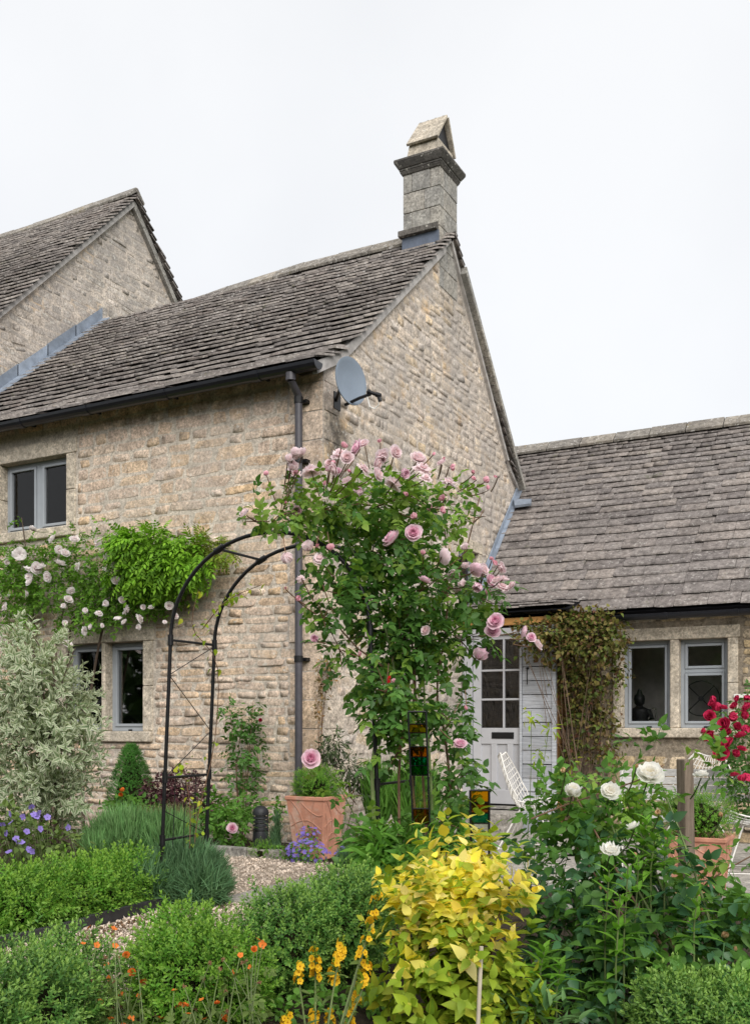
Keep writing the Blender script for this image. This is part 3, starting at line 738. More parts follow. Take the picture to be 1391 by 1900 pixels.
room(win, Fv, lo_l, lo_r, lo_o[2], lo_o[3], .10, 1.6, M_DARK)
# front stones: thin rough courses below, larger flush blocks above
skips = [(o_[0] - .155, o_[1] + .155, o_[2] - .115, o_[3] + .175) for o_ in holes]
rows = []; z = .0
while z < 4.5:
    h = r5.uniform(.06, .10) if z < 2.35 else r5.uniform(.085, .16)
    rows.append((z, min(z + h, 4.52))); z += h
lowr = [r for r in rows if r[0] < 2.35]; upr = [r for r in rows if r[0] >= 2.35]
qx = lambda z: -.26 - .12 * (int(z / .27) % 2)
st = lay_stones(lowr, lambda z: UL, qx, skips, r5, (.16, .40)); nlow = len(st)
st += lay_stones(upr, lambda z: UL, qx, skips, r5, (.18, .52), .016)
fp, fr_, fs, fn = stones_on('v', -.0, st, .0065)
fs[:nlow, 2] *= 1.0; fs[nlow:, 2] *= .7
# gable stones
def gable_lo(z): return .03 if z < 4.45 else max(.03, .30 + (z + .10 - 4.70) / ((RZ_ - 4.70) / (RV - .30)))
def gable_hi(z): return 5.18 if z < 4.35 else min(5.18, 4.9 - (z + .10 - 4.60) / ((RZ_ - 4.60) / (4.9 - RV)))
gw0, gw1 = onu(849, 1010, 0), onu(886, 1012, 0)
gab_o = (gw0[1], gw1[1], gw0[2] - 1.0, gw0[2] - .02)
gsk = [(gab_o[0] - .13, gab_o[1] + .13, gab_o[2] - .115, gab_o[3] + .15), (2.60, 3.12, 6.25, 7.0)]
rows = []; z = -.1
while z < 6.7:
    h = r5.uniform(.055, .125); rows.append((z, z + h)); z += h
gx0 = lambda z: (.26 + .12 * (int(z / .27 + 1) % 2)) if z < 4.2 else gable_lo(z)
gst = lay_stones(rows, gx0, gable_hi, gsk, r5, (.12, .36), .012)
gp_, gr_, gs_, gn = stones_on('u', 0.0, gst, .0016, .07, 4.5)
# quoins at the corner, alternating long and short
qs = []; z = .0; k = 0
while z < 4.35:
    h = .27; qs.append((z, min(z + h, 4.4), k)); z += h; k += 1
qa = [(-.13 - .06 * (k % 2), (a + b) / 2, .24 + .12 * (k % 2), b - a - .012) for a, b, k in qs]
qb = [(.13 + .06 * ((k + 1) % 2) - .0, (a + b) / 2, .24 + .12 * ((k + 1) % 2), b - a - .012) for a, b, k in qs]
qpa, qra, qsa, _ = stones_on('v', 0.0, qa, .007, .005); qpb, qrb, qsb, _ = stones_on('u', 0.0, qb, .007, .005)
sc_f = view_score(fp, fn, fs[:, 0], fs[:, 1]); sc_g = view_score(gp_, gn, gs_[:, 0], gs_[:, 1])
thr = np.sort(np.r_[sc_f[fp[:, 0] > -4.6], sc_g])[::-1][265]
sc_f[fp[:, 0] < -4.6] = 0
gable = None
tri_m = MB()
rs = rect_minus(0, 5.2, -.3, 4.40, [grow(gab_o)])
for (a, b, c, d) in rs: tri_m.box(-.45, 0, a, b, c, d)
tri_m.prism([(0, .0, 4.40), (0, 5.2, 4.40), (0, 4.9, 4.56), (0, RV, RZ_ - .05), (0, .30, 4.66)], (-.45, 0, 0))
gable = tri_m.build('gable_wall', M_MORTG, house)
pieces(front, 'stone', STONES, r5.integers(0, 14, len(fp)), fp, fr_, fs, M_WALL, int((sc_f >= thr).sum()), sc_f, stuff='stonework')
pieces(gable, 'stone', STONES, r5.integers(0, 14, len(gp_)), gp_, gr_, gs_, M_GABLE, int((sc_g >= thr).sum()), sc_g, stuff='stonework')
pieces(front, 'quoin', BLOCKS, r5.integers(0, 4, len(qa)), qpa, qra, qsa, M_WALL, 40)
pieces(gable, 'quoin', BLOCKS, r5.integers(0, 4, len(qb)), qpb, qrb, qsb, M_GABLE, 40)
win = empty_part('window', house); Fu = frame_of('u', 0.0)
surround(win, 'u', 0.0, gab_o, None, .12, lintel_h=.14)
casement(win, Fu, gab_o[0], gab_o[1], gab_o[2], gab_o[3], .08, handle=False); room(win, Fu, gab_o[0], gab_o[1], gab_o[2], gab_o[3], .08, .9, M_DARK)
# far walls and floors closing the shell
bw = MB(); bw.box(UL, -.452, 4.9, 5.2, -.3, 4.4); bw.box(UL, -.46, .46, 4.89, 2.30, 2.42); bw.build('back_wall', M_MORTG, house)
# roof
rf = under(prof_f, UL, .04, 'roof', M_FILLET, house); under(prof_b, UL, .04, 'roof', M_FILLET, house)
sp, sr, ss = roof_slope(prof_f, lambda t: UL, lambda t: .075, .168, .115, (.22, .44), r5)
vis = view_score(sp, sr[:, :, 2], ss[:, 0], np.full(len(sp), .1)); lim = -4.9 + (sp[:, 1]) * -.25
vis[sp[:, 0] < lim] = 0
pieces(rf, 'slate', SLATES, r5.integers(0, 12, len(sp)), sp, sr, ss, M_SLATE, 290, vis, stuff='slates')
sp, sr, ss = roof_slope(prof_b, lambda t: UL, lambda t: .09, .16, .11, (.24, .44), r5)
pieces(rf, 'slate', SLATES, r5.integers(0, 12, len(sp)), sp, sr, ss, M_SLATE, 0, stuff='slates')
ridge(rf, [(-.52, RV, RZ_ + .085), (-2.0, RV, RZ_ + .095), (-3.2, RV, RZ_ + .04), (-4.0, RV, RZ_ - .03), (UL + .02, RV, RZ_ + .0)], .16, .14, .46, M_RIDGE, r5)
# verge fillets: pale mortar under the front verge, projecting slabs under the back verge
vf = MB()
for a, b in zip(prof_f[:-1], prof_f[1:]):
    A, B = np.array([.045, a[0], a[1]]), np.array([.045, b[0], b[1]])
    if b[0] == RV: B = A + (B - A) * .93
    vf.obox(A + (0, 0, -.115), B - A, (-.045, 0, 0), (0, 0, .11))
vf.build('verge_mortar', M_FILLET, rf)
A, B = np.array([.12, 5.34, 4.33]), np.array([.12, RV + .25, RZ_ - .245]); dv = B - A
for i in range(9):
    p = A + dv * (i / 9); MB().obox(p + (0, 0, -.10), dv / 9 * .985, (-.14, 0, 0), (0, .012, .085)).build('verge_slab', M_CHIM, rf, bevel=.006)
kn = MB(); kn.prism([(.10, 5.2, 4.05), (.10, 5.2, 4.32), (.10, 5.4, 4.24), (.10, 5.36, 4.14)], (-.4, 0, 0)); kn.build('kneeler', M_CHIM, rf, bevel=.01)
# lead where the roof meets the taller house
lf = MB()
for a, b in zip(prof_f[:-1], prof_f[1:]):
    A, B = np.array([UL + .03, a[0], a[1] + .05]), np.array([UL + .03, b[0], b[1] + .05]); n_ = 5 if b[0] == RV else 1
    for i in range(n_):
        p = A + (B - A) * i / n_; e = (B - A) / n_ * 1.03
        lf.obox(p + (0, 0, .012 * (i % 2)), e, (.012, 0, 0), (0, 0, .19)); lf.obox(p + (.012, 0, .012 * (i % 2) + .02), e, (.14, 0, -.01), (0, 0, .012))
lf.build('lead_flashing', M_LEAD, rf)
# chimney
ch = empty_part('chimney', house)
cz0, cz1 = 6.22, 7.63
CU0, CV0, CV1 = -.47, 2.60, 3.10
MB().box(CU0 + .012, -.004, CV0 + .012, CV1 - .012, cz0, cz1 + .05).build('shaft', M_MORTG, ch)
nb = 6; hb = (cz1 - cz0) / nb
for i in range(nb):
    z0 = cz0 + hb * i; z1 = z0 + hb - .007; bd = .12
    sp_ = (-.30, -.13)[i % 2] if i % 2 else -.20
    for (a, b) in ([(CU0, sp_), (sp_ + .006, 0.006)] if i % 2 == 0 else [(CU0, -.36), (-.354, -.12), (-.114, 0.006)]):
        MB().box(a, b, CV0 + r5.uniform(-.003, .003), CV0 + bd, z0, z1).build('block', M_CHIM, ch, bevel=.006)
    my = CV0 + (.24 if i % 2 else .32)
    for (a, b) in [(CV0 + bd + .004, my), (my + .006, CV1)]:
        MB().box(-.12, .008 + r5.uniform(-.003, .003), a, b, z0, z1).build('block', M_CHIM, ch, bevel=.006)
    MB().box(CU0 + .0, -.124, CV1 - .12, CV1 - .002, z0, z1).build('block', M_CHIM, ch, bevel=.006)
c = MB()
def slab(m, e, z0, z1, e2=None):
    e2 = e if e2 is None else e2
    a = [(CU0 - e, CV0 - e, z0), (e, CV0 - e, z0), (e, CV1 + e, z0), (CU0 - e, CV1 + e, z0)]; b = [(CU0 - e2, CV0 - e2, z1), (e2, CV0 - e2, z1), (e2, CV1 + e2, z1), (CU0 - e2, CV1 + e2, z1)]
    m.add(a + b, [(3, 2, 1, 0), (4, 5, 6, 7), (0, 1, 5, 4), (1, 2, 6, 5), (2, 3, 7, 6), (3, 0, 4, 7)])
slab(c, .012, cz1 - .02, cz1 + .02, .035); slab(c, .035, cz1 + .021, cz1 + .045, .04); slab(c, .045, cz1 + .046, cz1 + .115, .088); slab(c, .088, cz1 + .116, cz1 + .15, .084); c.build('cornice', M_CAP, ch, bevel=.008)
zc = cz1 + .15
t_ = MB(); a = [(CU0 + .03, CV0 + .01, zc), (-.02, CV0 + .01, zc), (-.02, CV1 - .01, zc), (CU0 + .03, CV1 - .01, zc)]; b = [(CU0 + .065, CV0 + .03, zc + .20), (-.035, CV0 + .03, zc + .20), (-.035, CV1 - .03, zc + .20), (CU0 + .065, CV1 - .03, zc + .20)]
t_.add(a + b, [(3, 2, 1, 0), (4, 5, 6, 7), (0, 1, 5, 4), (1, 2, 6, 5), (2, 3, 7, 6), (3, 0, 4, 7)]); t_.build('cap_stone', M_CHIMT, ch, bevel=.01)
va = (CV0 + CV1) / 2; zt = zc + .20; apex = zt + .33
for sgn in (-1, 1):
    s_ = MB(); o1 = np.array([CU0 + .05, va + sgn * .25, zt - .035]); up_ = np.array([.05, -sgn * .245, apex - zt + .035]); nrm = norm(np.cross((1, 0, 0), up_)); nrm = nrm * np.sign(nrm[2])
    pl = [o1, (-.015, va + sgn * .25, zt - .035), (.0, va + sgn * .005, apex), o1 + up_]
    s_.prism(pl, nrm * .03); s_.build('cap_slab', M_CHIMT, ch, bevel=.005)
bk = MB(); bk.prism([(-.06, va - .2, zt + .004), (-.06, va + .2, zt + .004), (-.06, va, apex - .05)], (-.02, 0, 0)); bk.build('cap_end_shade', M_BLACK, ch)  # black sheet standing in for the shade inside the cap's open end
cr = MB()
for i in range(4): cr.box(CU0 + .10 + .1 * i, CU0 + .12 + .1 * i, va - .01, va + .01, apex + .005, apex + .032)
cr.build('ridge_bead', M_CAP, ch)
pl = MB(); pl.prism([(CU0 - .03, CV0 - .085, 6.86), (CU0 - .03, CV0 - .002, 6.86), (CU0 - .03, CV0 - .002, 6.97), (CU0 - .03, CV0 - .085, 6.925)], (-CU0 + .02, 0, 0)); pl.build('drip_course', M_CAP, ch, bevel=.006)
ap = MB(); ap.box(CU0, .0, CV0 - .03, CV0 - .003, 6.70, 6.858); ap.build('lead_apron', M_LEADD, ch)
# gutter and downpipe
gv, gz = -.245, 4.375
def gutter(parent, x0, x1, y, z, r, joints):
    m = MB(); k = 9; prof = [(math.cos(math.pi + math.pi * i / (k - 1)) * r, math.sin(math.pi + math.pi * i / (k - 1)) * r) for i in range(k)]
    inner = [(a * .86, b * .86 + .002) for a, b in prof][::-1]
    m.prism([(x0, y + a, z + b) for a, b in prof + inner], (x1 - x0, 0, 0)); g = m.build('gutter', M_GUT, parent)
    m = MB()
    for xe in (x0, x1 - .01): m.prism([(xe, y + a * 1.06, z + b * 1.06) for a, b in prof], (.012, 0, 0))
    for j in joints: m.prism([(j, y + a * 1.10, z + b * 1.10) for a, b in prof + inner], (.09, 0, 0)); m.box(j + .03, j + .06, y + r, y + r + .12, z - .02, z + .02)
    tag(m.build('bracket', M_GUT, g), kind='stuff'); return g
gut = gutter(house, UL, .09, gv, gz + .03, .072, [-.62, -1.72, -2.75, -3.7, -4.6])
dpx = onv(555, 800, -.10)[0]
dp = MB(); dp.tube([(dpx, gv, gz - .03), (dpx, gv, gz - .10)], .048, k=12); dp.tube([(dpx, gv, gz - .09), (dpx, -.11, gz - .20), (dpx, -.11, gz - .25)], .036, k=12); dp.tube([(dpx, -.11, gz - .24), (dpx, -.11, .1)], .036, k=14)
dpo = dp.build('downpipe', M_PIPE, house, smooth=True)
m = MB()
for zz in (gz - .27, 3.55, 1.70):
    m.tube([(dpx, -.11, zz), (dpx, -.11, zz + .06)], .043, k=14); m.box(dpx - .06, dpx + .06, -.07, .0, zz + .015, zz + .045)
m.build('pipe_clip', M_BLACK, dpo)

# ------------------------------------------------------------------ the taller house behind on the left
tall = thing('tall_stone_house', 'taller grey stone house whose gable rises behind the left end of the main roof', 'house', (UL, 3.5, 0))
TV, TZ = 3.53, 9.05
tp_f = [(-.6, TZ - (TV + .6) * 1.044), (TV, TZ)]; tp_b = [(6.2, TZ - (6.2 - TV) * 1.15), (TV, TZ)]
tg = MB(); tg.prism([(UL, -.3, -.3), (UL, -.3, tp_f[0][1] + .2), (UL, TV, TZ - .06), (UL, 6.0, tp_b[0][1] + .16), (UL, 6.0, -.3)], (-.45, 0, 0)); tgo = tg.build('gable_wall', M_MORTG, tall)
rows = []; z = .0
while z < 9.0:
    h = r5.uniform(.06, .135); rows.append((z, z + h)); z += h
tlo = lambda z: max(-.3, TV - (TZ - .14 - z) / 1.044); thi = lambda z: min(6.0, TV + (TZ - .14 - z) / 1.15)
tst = lay_stones(rows, tlo, thi, [], r5, (.16, .44), .012)
tp, tr, ts, tn = stones_on('u', UL, tst, .0035, .06, 4.0)
tsc = view_score(tp, tn, ts[:, 0], ts[:, 1]); rl = np.interp(tp[:, 1], [a for a, _ in prof_f] + [5.3], [b for _, b in prof_f] + [4.3]); tsc[tp[:, 2] < rl] = 0
pieces(tgo, 'stone', STONES, r5.integers(0, 14, len(tp)), tp, tr, ts, M_OLD, 290, tsc, stuff='stonework')
MB().box(UL - 5, UL - .45, -.35, .1, -.3, tp_f[0][1] + .1).build('front_wall', M_MORTG, tall)
trf = under(tp_f, UL - 5, UL + .05, 'roof', M_FILLET, tall); under(tp_b, UL - 5, UL + .05, 'roof', M_FILLET, tall)
sp, sr, ss = roof_slope(tp_f, lambda t: UL - 4.6, lambda t: UL + .12, .17, .11, (.22, .42), r5)
vis = view_score(sp, sr[:, :, 2], ss[:, 0], np.full(len(sp), .1)); vis[sp[:, 1] < .9] = 0
pieces(trf, 'slate', SLATES, r5.integers(0, 12, len(sp)), sp, sr, ss, M_SLATE, 260, vis, stuff='slates')
sp, sr, ss = roof_slope(tp_b, lambda t: UL - 3, lambda t: UL + .13, .18, .13, (.24, .44), r5)
pieces(trf, 'slate', SLATES, r5.integers(0, 12, len(sp)), sp, sr, ss, M_SLATE, 0, stuff='slates')
ridge(trf, [(UL + .12, TV, TZ + .08), (UL - 1.6, TV, TZ + .05), (UL - 4.6, TV, TZ + .06)], .16, .15, .46, M_RIDGE, r5)
for (a, b, mt, hh) in [(tp_f[0], tp_f[1], M_FILLET, .085), (tp_b[0], tp_b[1], M_CHIM, .12)]:
    A, B = np.array([UL + .07, a[0], a[1] - .01]), np.array([UL + .07, b[0], b[1] - .06])
    MB().obox(A + (0, 0, -hh), B - A, (-.07, 0, 0), (0, 0, hh)).build('verge_mortar', mt, trf)

# ------------------------------------------------------------------ the low wing on the right
wing = thing('stone_wing', 'single-storey stone wing with slate roof, timber porch and pale panelled door', 'house', (3, 3.67, 0))
WV, WE, WRV, WRZ = 3.67, 2.37, 6.0, 5.12
wprof = [(3.45, WE + .04), (WRV, WRZ)]; wprof_b = [(8.55, WE), (WRV, WRZ)]
wl0, wl1 = onv(1158, 1290, WV + .08)[0], onv(1243, 1290, WV)[0]; wr0, wr1 = onv(1262, 1290, WV + .07)[0], onv(1350, 1290, WV)[0]
wzt = (onv(1200, 1189, WV)[2] + onv(1305, 1185, WV)[2]) / 2; wzb = (onv(1200, 1351, WV)[2] + onv(1305, 1351, WV)[2]) / 2
w_o = (wl0, wr1, wzb, wzt)
wfront = wall_sheet(rect_minus(.9, 7.5, -.4, WE + .02, [grow(w_o)]), 'v', WV, .4, 'front_wall', M_WMORT, wing)
wx1 = 7.5
MB().box(.02, wx1, 8.2, 8.5, -.4, WE).build('back_wall', M_WMORT, wing)
MB().prism([(wx1, WV + .4, -.4), (wx1, 8.2, -.4), (wx1, 8.2, WE), (wx1, WRV, WRZ - .1), (wx1, WV + .4, WE + .2)], (-.35, 0, 0)).build('gable_wall', M_WMORT, wing)
rows = []; z = -.2
while z < WE - .02:
    h = r5.uniform(.075, .13) if z > .95 else r5.uniform(.12, .2); rows.append((z, min(z + h, WE - .0))); z += h
wst = lay_stones(rows, lambda z: .9, lambda z: 7.45, [(w_o[0] - .145, w_o[1] + .145, w_o[2] - .15, w_o[3] + .15)], r5, (.16, .40), .022)
wp, wrr, ws, wn = stones_on('v', WV, wst, .012, .03)
pieces(wfront, 'stone', STONES, r5.integers(0, 14, len(wp)), wp, wrr, ws, M_WING, 230, view_score(wp, wn, ws[:, 0], ws[:, 1]) * (wp[:, 0] < 4.2), stuff='stonework')
win = empty_part('window', wing); Fw = frame_of('v', WV)
surround(win, 'v', WV, w_o, (wl1, wr0), .11, lintel_h=.14, proud=.03)
casement(win, Fw, wl0, wl1, wzb, wzt, .09, handle=False)
casement(win, Fw, wr0, wr1, wzb, wzt, .09, transom=wzb + (wzt - wzb) * .645, handle=False)
for xc in ((wl0 + wl1) / 2 + .02, (wr0 + wr1) / 2 + .02):
    b_ = MB(); bar(b_, Fw, xc - .025, xc + .025, -.09, -.07, wzb + .003, wzb + .02); b_.build('latch', M_BLACK, win)
room(win, Fw, wl0, wr1, wzb, wzt, .09, 1.15, M_ROOM)
ct = MB(); bar(ct, Fw, wl0 - .2, wr1 + .2, -.75, -.19, wzb - .06, wzb - .03); ct.build('worktop', M_WPLAS, win)
# roof of the wing
wrf = under(wprof, .0, wx1 + .1, 'roof', M_DARK, wing); under(wprof_b, -2.2, wx1 + .1, 'roof', M_DARK, wing)
under([(5.45, WE + .04 + 2.0 * .9), (WRV, WRZ)], -2.2, .0, 'roof', M_DARK, wing)
sp, sr, ss = roof_slope(wprof, lambda t: .015 if t < .77 else -2.2, lambda t: 7.55, .200, .095, (.20, .56), r5, thick=.019, gap=.009)
vis = view_score(sp, sr[:, :, 2], ss[:, 0], ss[:, 1] * .5); vis[sp[:, 0] > 4.3] = 0; vis[sp[:, 0] < -.6] = 0
pieces(wrf, 'slate', SLATES, r5.integers(0, 12, len(sp)), sp, sr, ss, M_SLATEW, 298, vis, stuff='slates')
sp, sr, ss = roof_slope(wprof_b, lambda t: -2.2, lambda t: 7.5, .22, .12, (.3, .6), r5)
pieces(wrf, 'slate', SLATES, r5.integers(0, 12, len(sp)), sp, sr, ss, M_SLATEW, 0, stuff='slates')
ridge(wrf, [(-2.2, WRV, WRZ + .07), (7.5, WRV, WRZ + .07)], .18, .14, .48, M_RIDGE, r5)
gutter(wing, onv(1140, 1143, 3.4)[0], 7.4, 3.36, WE - .01, .062, [2.35, 3.1, 4.3])
wf = MB(); A, B = np.array([.015, 3.40, WE + .06]), np.array([.015, 5.2, WE + .06 + 1.80 * (WRZ - WE - .04) / (WRV - 3.45)])
for i in range(6): wf.obox(A + (B - A) * i / 6 + (0, 0, .006 * (i % 2)), (B - A) / 6 * 1.02, (.014, 0, 0), (0, 0, .12)); wf.obox(A + (B - A) * i / 6 + (.014, 0, .02), (B - A) / 6 * 1.02, (.05, 0, 0), (0, 0, .014))
p0 = onu(954, 935, .02)
wf.prism([(.03, p0[1] - .05, p0[2] + .02), (.30, p0[1] - .10, p0[2] - .01), (.34, p0[1] - .22, p0[2] - .10), (.10, p0[1] - .20, p0[2] - .10)], (0, -.01, .03))
wf.build('lead_flashing', M_LEAD, wrf)
# timber porch: door, boarded panel, side boards, beam
PV = 3.25
dl = onv(858, 1400, PV)[0]; dA = onv(876, 1400, PV)[0]; dB = dA + .74; bA, bB = onv(969, 1400, PV)[0], onv(1023, 1400, PV)[0]
db = onv(920, 1492, PV)[2]; dt = db + 2.02
door = empty_part('door', wing); Fd = frame_of('v', PV)
m = MB(); bar(m, Fd, dl, dA - .004, -.10, .01, db - .02, dt + .08); bar(m, Fd, dB + .004, dB + .06, -.10, -.04, db - .02, dt + .08); bar(m, Fd, dA - .003, dB + .003, -.10, .01, dt + .004, dt + .08); m.build('door_frame', M_DOOR, door, bevel=.004)
zr = onv(920, 1351, PV)[2]                        # bottom of the glazing
zb1, zb2 = onv(920, 1298, PV)[2], onv(920, 1244, PV)[2]; zg = 2 * zb2 - zb1 + .02
xg0, xg1 = onv(891, 1300, PV)[0], dB - .10; xgb = onv(933, 1300, PV)[0]
lf_ = MB(); o0, o1 = -.065, -.02
bar(lf_, Fd, dA, xg0, o0, o1, db, dt); bar(lf_, Fd, xg1, dB, o0, o1, db, dt); bar(lf_, Fd, xg0, xg1, o0, o1, zg, dt)
zp1 = onv(920, 1381, PV)[2]; zp0 = onv(920, 1466, PV)[2]
bar(lf_, Fd, xg0, xg1, o0, o1, zp1, zr); bar(lf_, Fd, xg0, xg1, o0, o1, db, zp0)
pw = (xg1 - xg0 - 2 * .075) / 3
for i in range(2): x_ = xg0 + (i + 1) * pw + i * .075; bar(lf_, Fd, x_, x_ + .075, o0, o1, zp0, zp1)
lf_.build('door_leaf', M_DOOR, door, bevel=.005)
for i in range(3):
    x_ = xg0 + i * (pw + .075); m = MB(); bar(m, Fd, x_, x_ + pw, o0 + .005, o1 - .018, zp0, zp1); m.build('panel', M_DOOR, door)
for (a, b) in [(xg0, xgb - .01), (xgb + .01, xg1)]:
    for (c_, d_) in [(zr, zb1 - .01), (zb1 + .01, zb2 - .01), (zb2 + .01, zg)]:
        m = MB(); bar(m, Fd, a, b, -.045, -.041, c_, d_); m.build('pane', M_GLASS, door)
m = MB(); bar(m, Fd, xgb - .012, xgb + .012, -.06, -.018, zr, zg)
for zz in (zb1, zb2): bar(m, Fd, xg0, xg1, -.058, -.020, zz - .012, zz + .012)
m.build('glazing_bar', M_DOOR, door, bevel=.003)
lb0, lb1 = onv(911, 1365, PV)[0], onv(952, 1365, PV)[0]; lz0, lz1 = onv(930, 1371, PV)[2], onv(930, 1359, PV)[2]
m = MB(); bar(m, Fd, lb0, lb1, -.03, -.012, lz0, lz1); bar(m, Fd, lb0 + .015, lb1 - .015, -.013, -.008, lz0 + .012, lz1 - .012); m.build('letterbox', M_BLACK, door, bevel=.003)
room(door, Fd, xg0 + .26, xg1 - .26, zr, zg, .02, .8, M_DARK)
m = MB(); bar(m, Fd, dl, dB + .06, -.2, -.02, db - .06, db - .022); m.build('threshold', M_CHIM, door)
boards = empty_part('board_panel', wing)
zt_, zb_ = onv(1000, 1158, PV)[2] + .0, -.16; nbd = 15; hb = (zt_ - zb_) / nbd
for i in range(nbd):
    m = MB(); p = Fd(bA, -.02, zb_ + hb * i); jz = r5.uniform(-.003, .003)
    m.obox(p + (0, 0, jz), Fd(bB, -.02, zb_ + hb * i) - p, np.array([0, -.026, 0]), np.array([0, -.0 + .010, hb - .008])); m.build('board', M_PLANK, boards, bevel=.003)
m = MB(); bar(m, Fd, bA - .01, bB, -.06, -.021, zb_, zt_); m.build('backing', M_DARK, boards)
m = MB(); bar(m, Fd, bA - .035, bA - .004, -.10, .015, zb_, zt_); m.build('door_post', M_PLANK, boards, bevel=.004)
nl = MB(); hp = onv(980, 1250, PV); nl.tube([(hp[0], PV - .02, hp[2] + .05), (hp[0], PV - .045, hp[2] + .05), (hp[0], PV - .045, hp[2] - .13)], .006); nl.tube([(hp[0] - .015, PV - .03, hp[2] + .06), (hp[0] + .015, PV - .03, hp[2] + .06)], .012); nl.build('hook', M_BLACK, boards)
side = empty_part('porch_side', wing)
MB().box(bB + .003, bB + .05, PV - .01, PV + .05, zb_, zt_).build('post', M_PLANK, side, bevel=.005)
for i in range(14):
    hb2 = (zt_ - zb_) / 14; MB().box(bB + .0, bB + .04 + r5.uniform(-.003, .003), PV + .055, WV - .003, zb_ + hb2 * i, zb_ + hb2 * (i + 1) - .006).build('board', M_OAK, side, bevel=.003)
MB().box(.02, bB + .07, PV - .03, PV + .08, zt_ + .002, zt_ + .085).build('porch_beam', M_BEAM, wing, bevel=.006)
MB().box(.02, bB + .06, PV + .081, WV - .003, zt_ - .02, zt_ + .04).build('porch_ceiling', M_DARK, wing)
pprof = [(3.12, zt_ + .15), (3.60, WE + .22)]
prf = under(pprof, .02, bB + .25, 'porch_roof', M_DARK, wing, .012)
sp, sr, ss = roof_slope(pprof, lambda t: .02, lambda t: bB + .22, .20, .19, (.22, .42), r5)
pieces(prf, 'slate', SLATES, r5.integers(0, 12, len(sp)), sp, sr, ss, M_SLATEW, 20)
for i, (a, b, c_) in enumerate([(2.72, 3.22, -.005), (2.42, 2.72, -.11)]):
    m = MB(); m.box(.04, bA + .02, a, b, c_ - .17 if i == 0 else -.2, db - .07 if i == 0 else c_ + .08); m.build('step', M_FLAG, wing, bevel=.01)
# small plate on the wall
pp = onv(1377, 1292, WV)
m = MB(); m.box(pp[0] - .085, pp[0] + .12, WV - .055, WV - .035, pp[2] - .022, pp[2] + .022); sg = m.build('name_plate', M_WPLAS, bevel=.004)
tag(sg, 'small white plate screwed to the wing wall above the red roses', 'sign')
m = MB()
for dx_ in (-.06, .10): m.tube([(pp[0] + dx_, WV - .056, pp[2]), (pp[0] + dx_, WV - .060, pp[2])], .006)
m.build('screw', M_BLACK, sg)
# kitchen things seen through the glass
sb = onv(1185, 1340, WV); sy = WV + .34; sb = onv(1186, 1342, sy); bz = wzb - .03
stt = thing('bust_statue', 'black seated figure statue with topknot standing inside the left light of the kitchen window', 'statue', (sb[0], sy, bz))
hS = onv(1186, 1278, sy)[2] - bz
m = MB(); c0 = np.array([sb[0], sy, bz]); k_ = hS / 1.0
m.lathe(c0, [(.30 * k_, 0), (.33 * k_, .05 * k_), (.22 * k_, .16 * k_), (.20 * k_, .28 * k_), (.26 * k_, .40 * k_), (.24 * k_, .50 * k_), (.10 * k_, .56 * k_), (.075 * k_, .60 * k_)], 16, (1, 0, 0), (0, .7, 0)); m.build('body', M_STATUE, stt, smooth=True)
m = MB(); m.lathe(c0, [(.06 * k_, .58 * k_), (.12 * k_, .64 * k_), (.135 * k_, .74 * k_), (.12 * k_, .83 * k_), (.075 * k_, .87 * k_), (.06 * k_, .91 * k_), (.045 * k_, .96 * k_), (.01 * k_, 1.0 * k_)], 16); m.build('head', M_STATUE, stt, smooth=True)
for sgn in (-1, 1):
    m = MB(); m.tube([c0 + (sgn * .22 * k_, -.02, .47 * k_), c0 + (sgn * .32 * k_, -.04, .28 * k_), c0 + (sgn * .14 * k_, -.10 * k_, .20 * k_)], .07 * k_, .05 * k_, 8); m.build('arm', M_STATUE, stt, smooth=True)
tp_ = onv(1217, 1340, sy)
m = MB(); q_ = np.array([tp_[0], sy, bz]); m.tube([q_, q_ + (0, 0, .22)], .010, k=8); m.tube([q_ + (0, 0, .21)] + [q_ + (-.035 + .035 * math.cos(a), 0, .22 + .04 * math.sin(a)) for a in np.linspace(0, math.pi, 8)] + [q_ + (-.07, 0, .16)], .008, k=8); m.lathe(q_, [(.022, 0), (.02, .03)], 10)
tag(m.build('kitchen_tap', M_CHROME, smooth=True), 'tall curved chrome tap behind the kitchen window glass beside the statue', 'tap')
wc = onv(1300, 1293, WV + .15); zc_ = wc[2] - .02
m = MB(); hr = .20
for i in range(4):
    a = math.pi / 4 + i * math.pi / 2; m.tube([(wc[0], WV + .16, zc_), (wc[0] + hr * math.cos(a), WV + .16, zc_ + hr * math.sin(a))], .006)
m.tube([(wc[0] + hr * math.cos(a), WV + .16, zc_ + hr * math.sin(a)) for a in np.linspace(0, 2 * math.pi, 25)], .006)
m.lathe((wc[0], WV + .16, zc_), [(.03, -.008), (.03, .008)], 12, (1, 0, 0), (0, 0, 1), (0, -1, 0))
tag(m.build('window_hanging', M_BLACK), 'black iron wheel with four spokes hanging inside the right kitchen light', 'ornament')

